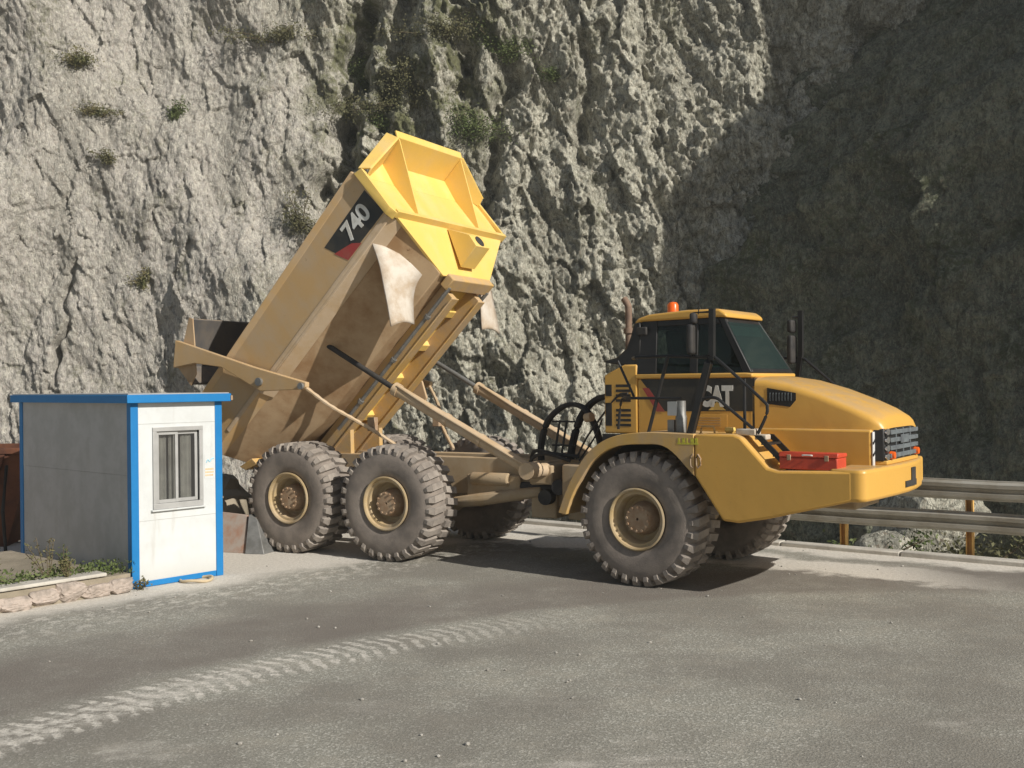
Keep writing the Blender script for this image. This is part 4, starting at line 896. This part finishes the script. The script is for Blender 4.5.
herb(*wp(.95, .0), .28, .16, 220, 'dryleaf', 'small brown tuft of dry grass hanging over the planter wall coping', z0=.28)
herb(*wp(-.05, .10), .16, .14, 120, 'dryleaf', 'small tuft of dry grass on the road at the kiosk corner', z0=0)

# ------------------------------------------------------------------ rusty skip behind the kiosk at far left
sk = thing('skip', 'rusty brown steel skip standing in shade behind the kiosk', 'skip', Matrix.Translation((-11.1, 19.6, 0)) @ Matrix.Rotation(.15, 4, 'Z'))
bm = bm_new(); prism(bm, [(-2.0, 0), (1.9, 0), (2.35, 1.72), (-2.4, 1.72), (-2.3, 1.72), (-1.93, .1), (1.83, .1), (2.25, 1.72)][:4], 1, -.9, -.84); finish('panel', bm, M['rust'], sk)
bm = bm_new(); prism(bm, [(-2.0, 0), (1.9, 0), (2.35, 1.72), (-2.4, 1.72)], 1, .84, .9); box(bm, (-2.0, -.84, 0), (1.9, .84, .06)); hexa(bm, [(1.84, -.84, .06), (1.9, -.84, .06), (1.9, .84, .06), (1.84, .84, .06), (2.29, -.84, 1.72), (2.35, -.84, 1.72), (2.35, .84, 1.72), (2.29, .84, 1.72)]); finish('panel', bm, M['rust'], sk)
bm = bm_new(); box(bm, (-2.45, -.96, 1.66), (2.42, -.80, 1.76)); box(bm, (-2.45, .80, 1.66), (2.42, .96, 1.76)); finish('rim', bm, M['rust'], sk, None, .01)
for x in (-.9, .0, .75, 1.35):
    bm = bm_new(); hexa(bm, [(x-.05, -.98, 0), (x+.05, -.98, 0), (x+.05, -.901, 0), (x-.05, -.901, 0), (x+.45, -.98, 1.65), (x+.55, -.98, 1.65), (x+.55, -.901, 1.65), (x+.45, -.901, 1.65)]); finish('rib', bm, M['rust'], sk)
def pole(x, y, h, lx, label, rr=.03):
    bm = bm_new(); tube(bm, [(x, y, -.05), (x+lx*.5, y+.02, h*.5), (x+lx, y+.3, h)], rr, 8); tag(finish('pole', bm, M['dark'], None, None, 0, 40), label, 'pole')
pole(-8.35, 18.05, 1.25, .10, 'thicker dark pole leaning on the rusty skip behind the kiosk', .05); pole(-8.62, 18.0, 1.5, -.12, 'thin dark pole leaning on the rusty skip at the picture edge')

# ------------------------------------------------------------------ by the dump edge: stop plate, boulders
sp = thing('stop_plate', 'grey and rusty steel plate leaning as a stop behind the rear wheel', 'steel plate', Matrix.Translation((-4.92, 18.05, 0)) @ Matrix.Rotation(-.35, 4, 'Z'))
M['plate'] = simple('scraped_rusty_plate', (.34, .29, .25), (.30, .15, .09), 2.6, .8)
bm = bm_new(); hexa(bm, [(-.65, 0, 0), (.42, 0, 0), (.42, .07, 0), (-.65, .07, 0), (-.65, .34, .66), (.22, .34, .60), (.22, .41, .60), (-.65, .41, .66)]); finish('sheet', bm, M['plate'], sp, None, .01)
bm = bm_new(); hexa(bm, [(.43, -.05, 0), (.78, .0, 0), (.78, .5, 0), (.43, .5, 0), (.28, .30, .62), (.42, .34, .55), (.42, .6, .5), (.28, .6, .6)]); finish('bracket', bm, M['steel'], sp, None, .01)
def boulder(x, y, z, sx, sy, sz, seed, label, mat='scree', group=None):
    bm = bm_new(); bmesh.ops.create_icosphere(bm, subdivisions=4, radius=1); R_ = np.random.default_rng(seed)
    pl = [(Vector(R_.normal(size=3)).normalized(), R_.uniform(.62, .95)) for _ in range(16)]
    for v in bm.verts:
        d = v.co.normalized(); k = min([c/max(1e-3, d.dot(n)) for n, c in pl if d.dot(n) > .05]+[1.1]); k *= 1+.035*math.sin(13*d.x+seed)*math.sin(11*d.y)+.03*math.sin(23*d.z+7*d.x)
        v.co = (x+d.x*k*sx, y+d.y*k*sy, z+d.z*k*sz)
    tag(finish('boulder', bm, M[mat], None, None, 0, 25), label, 'boulder', group)
boulder(-7.0, 20.6, .2, 1.9, 1.3, 1.25, 8, 'wide brown mound added to darken the shade behind the kiosk and the raised bed', 'dirt')  # brown mound added to fill the shaded gap with a dark tone
boulder(-5.55, 19.3, .55, .38, .4, .48, 3, 'brown dirty boulder standing between the kiosk and the rear wheel', 'dirt')
RG = 'pale boulders beyond the guardrail'
for i, (x, y, z, sx, sz, lb) in enumerate(((10.3, 26.5, -.9, 1.5, 1.1, 'large pale boulder below the truck nose beyond the guardrail'), (12.9, 25.5, -1.6, .9, .8, 'pale boulder under the upper rail near the right picture edge'), (8.7, 24.8, -1.5, .8, .75, 'pale boulder behind the post nearest the truck bumper'), (12.3, 23.0, -1.6, .6, .5, 'small pale boulder low at the right edge beyond the guardrail'))):
    boulder(x, y, z, sx, sx*.8, sz, 20+i, lb, 'rock', RG)
# scattered small stones on the road
r2 = random.Random(5); bm = bm_new()
for k in range(170):
    x, y = r2.uniform(-7, 9), r2.uniform(6, 20)
    if outside_dist(np.array([x]), np.array([y]))[0][0] > 0: continue
    q = r2.uniform(.006, .02)*(1.6 if r2.random() < .06 else 1); m = Matrix.Translation((x, y, q*.5)) @ Matrix.Rotation(r2.uniform(0, 6), 4, 'Z') @ Matrix.Diagonal((q*r2.uniform(.8, 1.5), q, q*.7, 1)); b0 = len(bm.verts); bmesh.ops.create_icosphere(bm, subdivisions=1, radius=1, matrix=m)
tag(finish('gravel', bm, M['scree']), 'loose pale gravel scattered over the asphalt', 'gravel', None, 'stuff')

# ------------------------------------------------------------------ shrubs on the cliff and beyond the rail
CP = {}
def shrub(x, y, z, w, h, n, mat, label, group, seed):
    rr = random.Random(seed); t = thing('shrub', label, 'shrub', Matrix.Translation((x, y, z)), group); bm = bm_new()
    ends = []
    for k in range(7):
        e = Vector((rr.gauss(0, w*.44), rr.gauss(-.12, w*.16), h*rr.uniform(-.15, .95)*(.5 if k % 3 else 1))); tube(bm, smooth_path([(0, .2, -.1), e*.5+Vector((0, 0, h*.05)), e], 3), [.03, .03, .027, .024, .02, .016, .012][:7], 5); ends.append(e)
    finish('stem', bm, M['stem'], t); bm = bm_new()
    for k in range(int(n*2.6)):
        e = rr.choice(ends); c = e*rr.uniform(.15, 1.1)
        leaf(bm, c+Vector((rr.gauss(0, w*.17), rr.gauss(0, w*.12), rr.gauss(0, h*.15))), rr.uniform(.07, .15), rr.uniform(.014, .034), rr)
    finish('foliage', bm, M[mat], t)
dg = bpy.context.evaluated_depsgraph_get()
cliff_o = bpy.data.objects['cliff']
def on_cliff(x, z):
    # nearest rock point along the depth direction
    d = (Sg-x)**2+(Zg0-z)**2; i = int(np.argmin(d)); return float(dep.ravel()[i])
Zg0 = np.meshgrid(s, zl)[1]
SG = 'shrubs growing on the cliff'
for i, (px_, py_, w, h, n, mt, lb) in enumerate((
    (415, 78, 3.3, 1.7, 2600, 'bushleaf', 'largest rounded shrub on the cliff above the raised bed canopy'),
    (385, 104, 1.3, .9, 520, 'leaf', 'green shrub just below and left of the largest cliff shrub'),
    (62, 40, 1.5, .8, 520, 'dryleaf', 'low dry shrub at the top left corner of the cliff'),
    (88, 96, 1.2, .5, 320, 'dryleaf', 'flat dry shrub on the cliff below the one in the top left corner'),
    (102, 146, .6, .6, 240, 'bushleaf', 'small round shrub alone on the smooth grey left part of the cliff'),
    (163, 92, .7, .9, 300, 'leaf', 'upright green shrub on the cliff right of the flat dry shrub'),
    (268, 12, 2.0, .8, 700, 'bushleaf', 'wide low shrub at the top edge of the cliff left of the gully'),
    (300, 212, 1.1, 1.4, 520, 'bushleaf', 'tall shrub at the foot of the dark gully beside the bed'),
    (352, 40, 1.6, 1.5, 800, 'leaf', 'green shrub at the head of the dark gully'),
    (470, 112, 2.2, 1.5, 900, 'leaf', 'leafy shrub on the cliff straight above the bed canopy right corner'),
    (505, 30, 2.2, 1.3, 800, 'leaf', 'leafy shrub near the top of the cliff right of the largest shrub'),
    (446, 18, 2.4, 1.0, 900, 'bushleaf', 'low shrub at the top of the cliff above the largest shrub'),
    (136, 272, .6, .8, 240, 'dryleaf', 'lowest dry shrub on the left part of the cliff'),
    (560, 60, .9, .7, 320, 'leaf', 'small shrub in the knobbly rock at the top middle of the cliff'))):
    x, zz = (px_-512)/1060*43.5, 2.8+(386-py_)/1060*43.5
    shrub(x, on_cliff(x, zz-.3)-.15, zz-h*.35, w, h, n, mt, lb, SG, 40+i)
BG = 'bushes beyond the guardrail'
for i, (x, y, zz, w, h, n, mt, lb) in enumerate((
    (8.8, 20.5, -1.35, .9, .8, 700, 'bushleaf', 'bush between two guardrail posts below the lower beam'), (6.7, 20.5, -1.1, .6, .7, 420, 'leaf', 'small green bush beside the post nearest the front wheel'),
    (10.4, 20.2, -1.9, .8, .8, 480, 'leaf', 'bush under the guardrail at the right picture edge'), (1.9, 25.2, -1.5, 1.1, 1.1, 700, 'leaf', 'green bush seen under the truck between hitch and front wheel'), (-.1, 25.6, -1.4, 1.0, .9, 500, 'bushleaf', 'dry bush seen behind the inner rear wheel'))):
    shrub(x, y, zz+.1, w*1.35, h*1.5, n*2, mt, lb, BG, 80+i)

# ------------------------------------------------------------------ dusty air
bm = bm_new(); box(bm, (-320, -320, -14), (320, 340, 52)); hz = finish('haze', bm, [], None); g = bpy.data.materials.new('dusty_air'); g.use_nodes = True; t = g.node_tree; t.nodes.remove(t.nodes['Principled BSDF'])
v = t.nodes.new('ShaderNodeVolumePrincipled'); v.inputs['Color'].default_value = (.93, .96, .92, 1); v.inputs['Density'].default_value = .0012; v.inputs['Anisotropy'].default_value = .2
t.links.new(v.outputs[0], t.nodes['Material Output'].inputs['Volume']); hz.data.materials.append(g); tag(hz, kind='stuff', label='thin dusty air in front of the cliff', cat='haze')
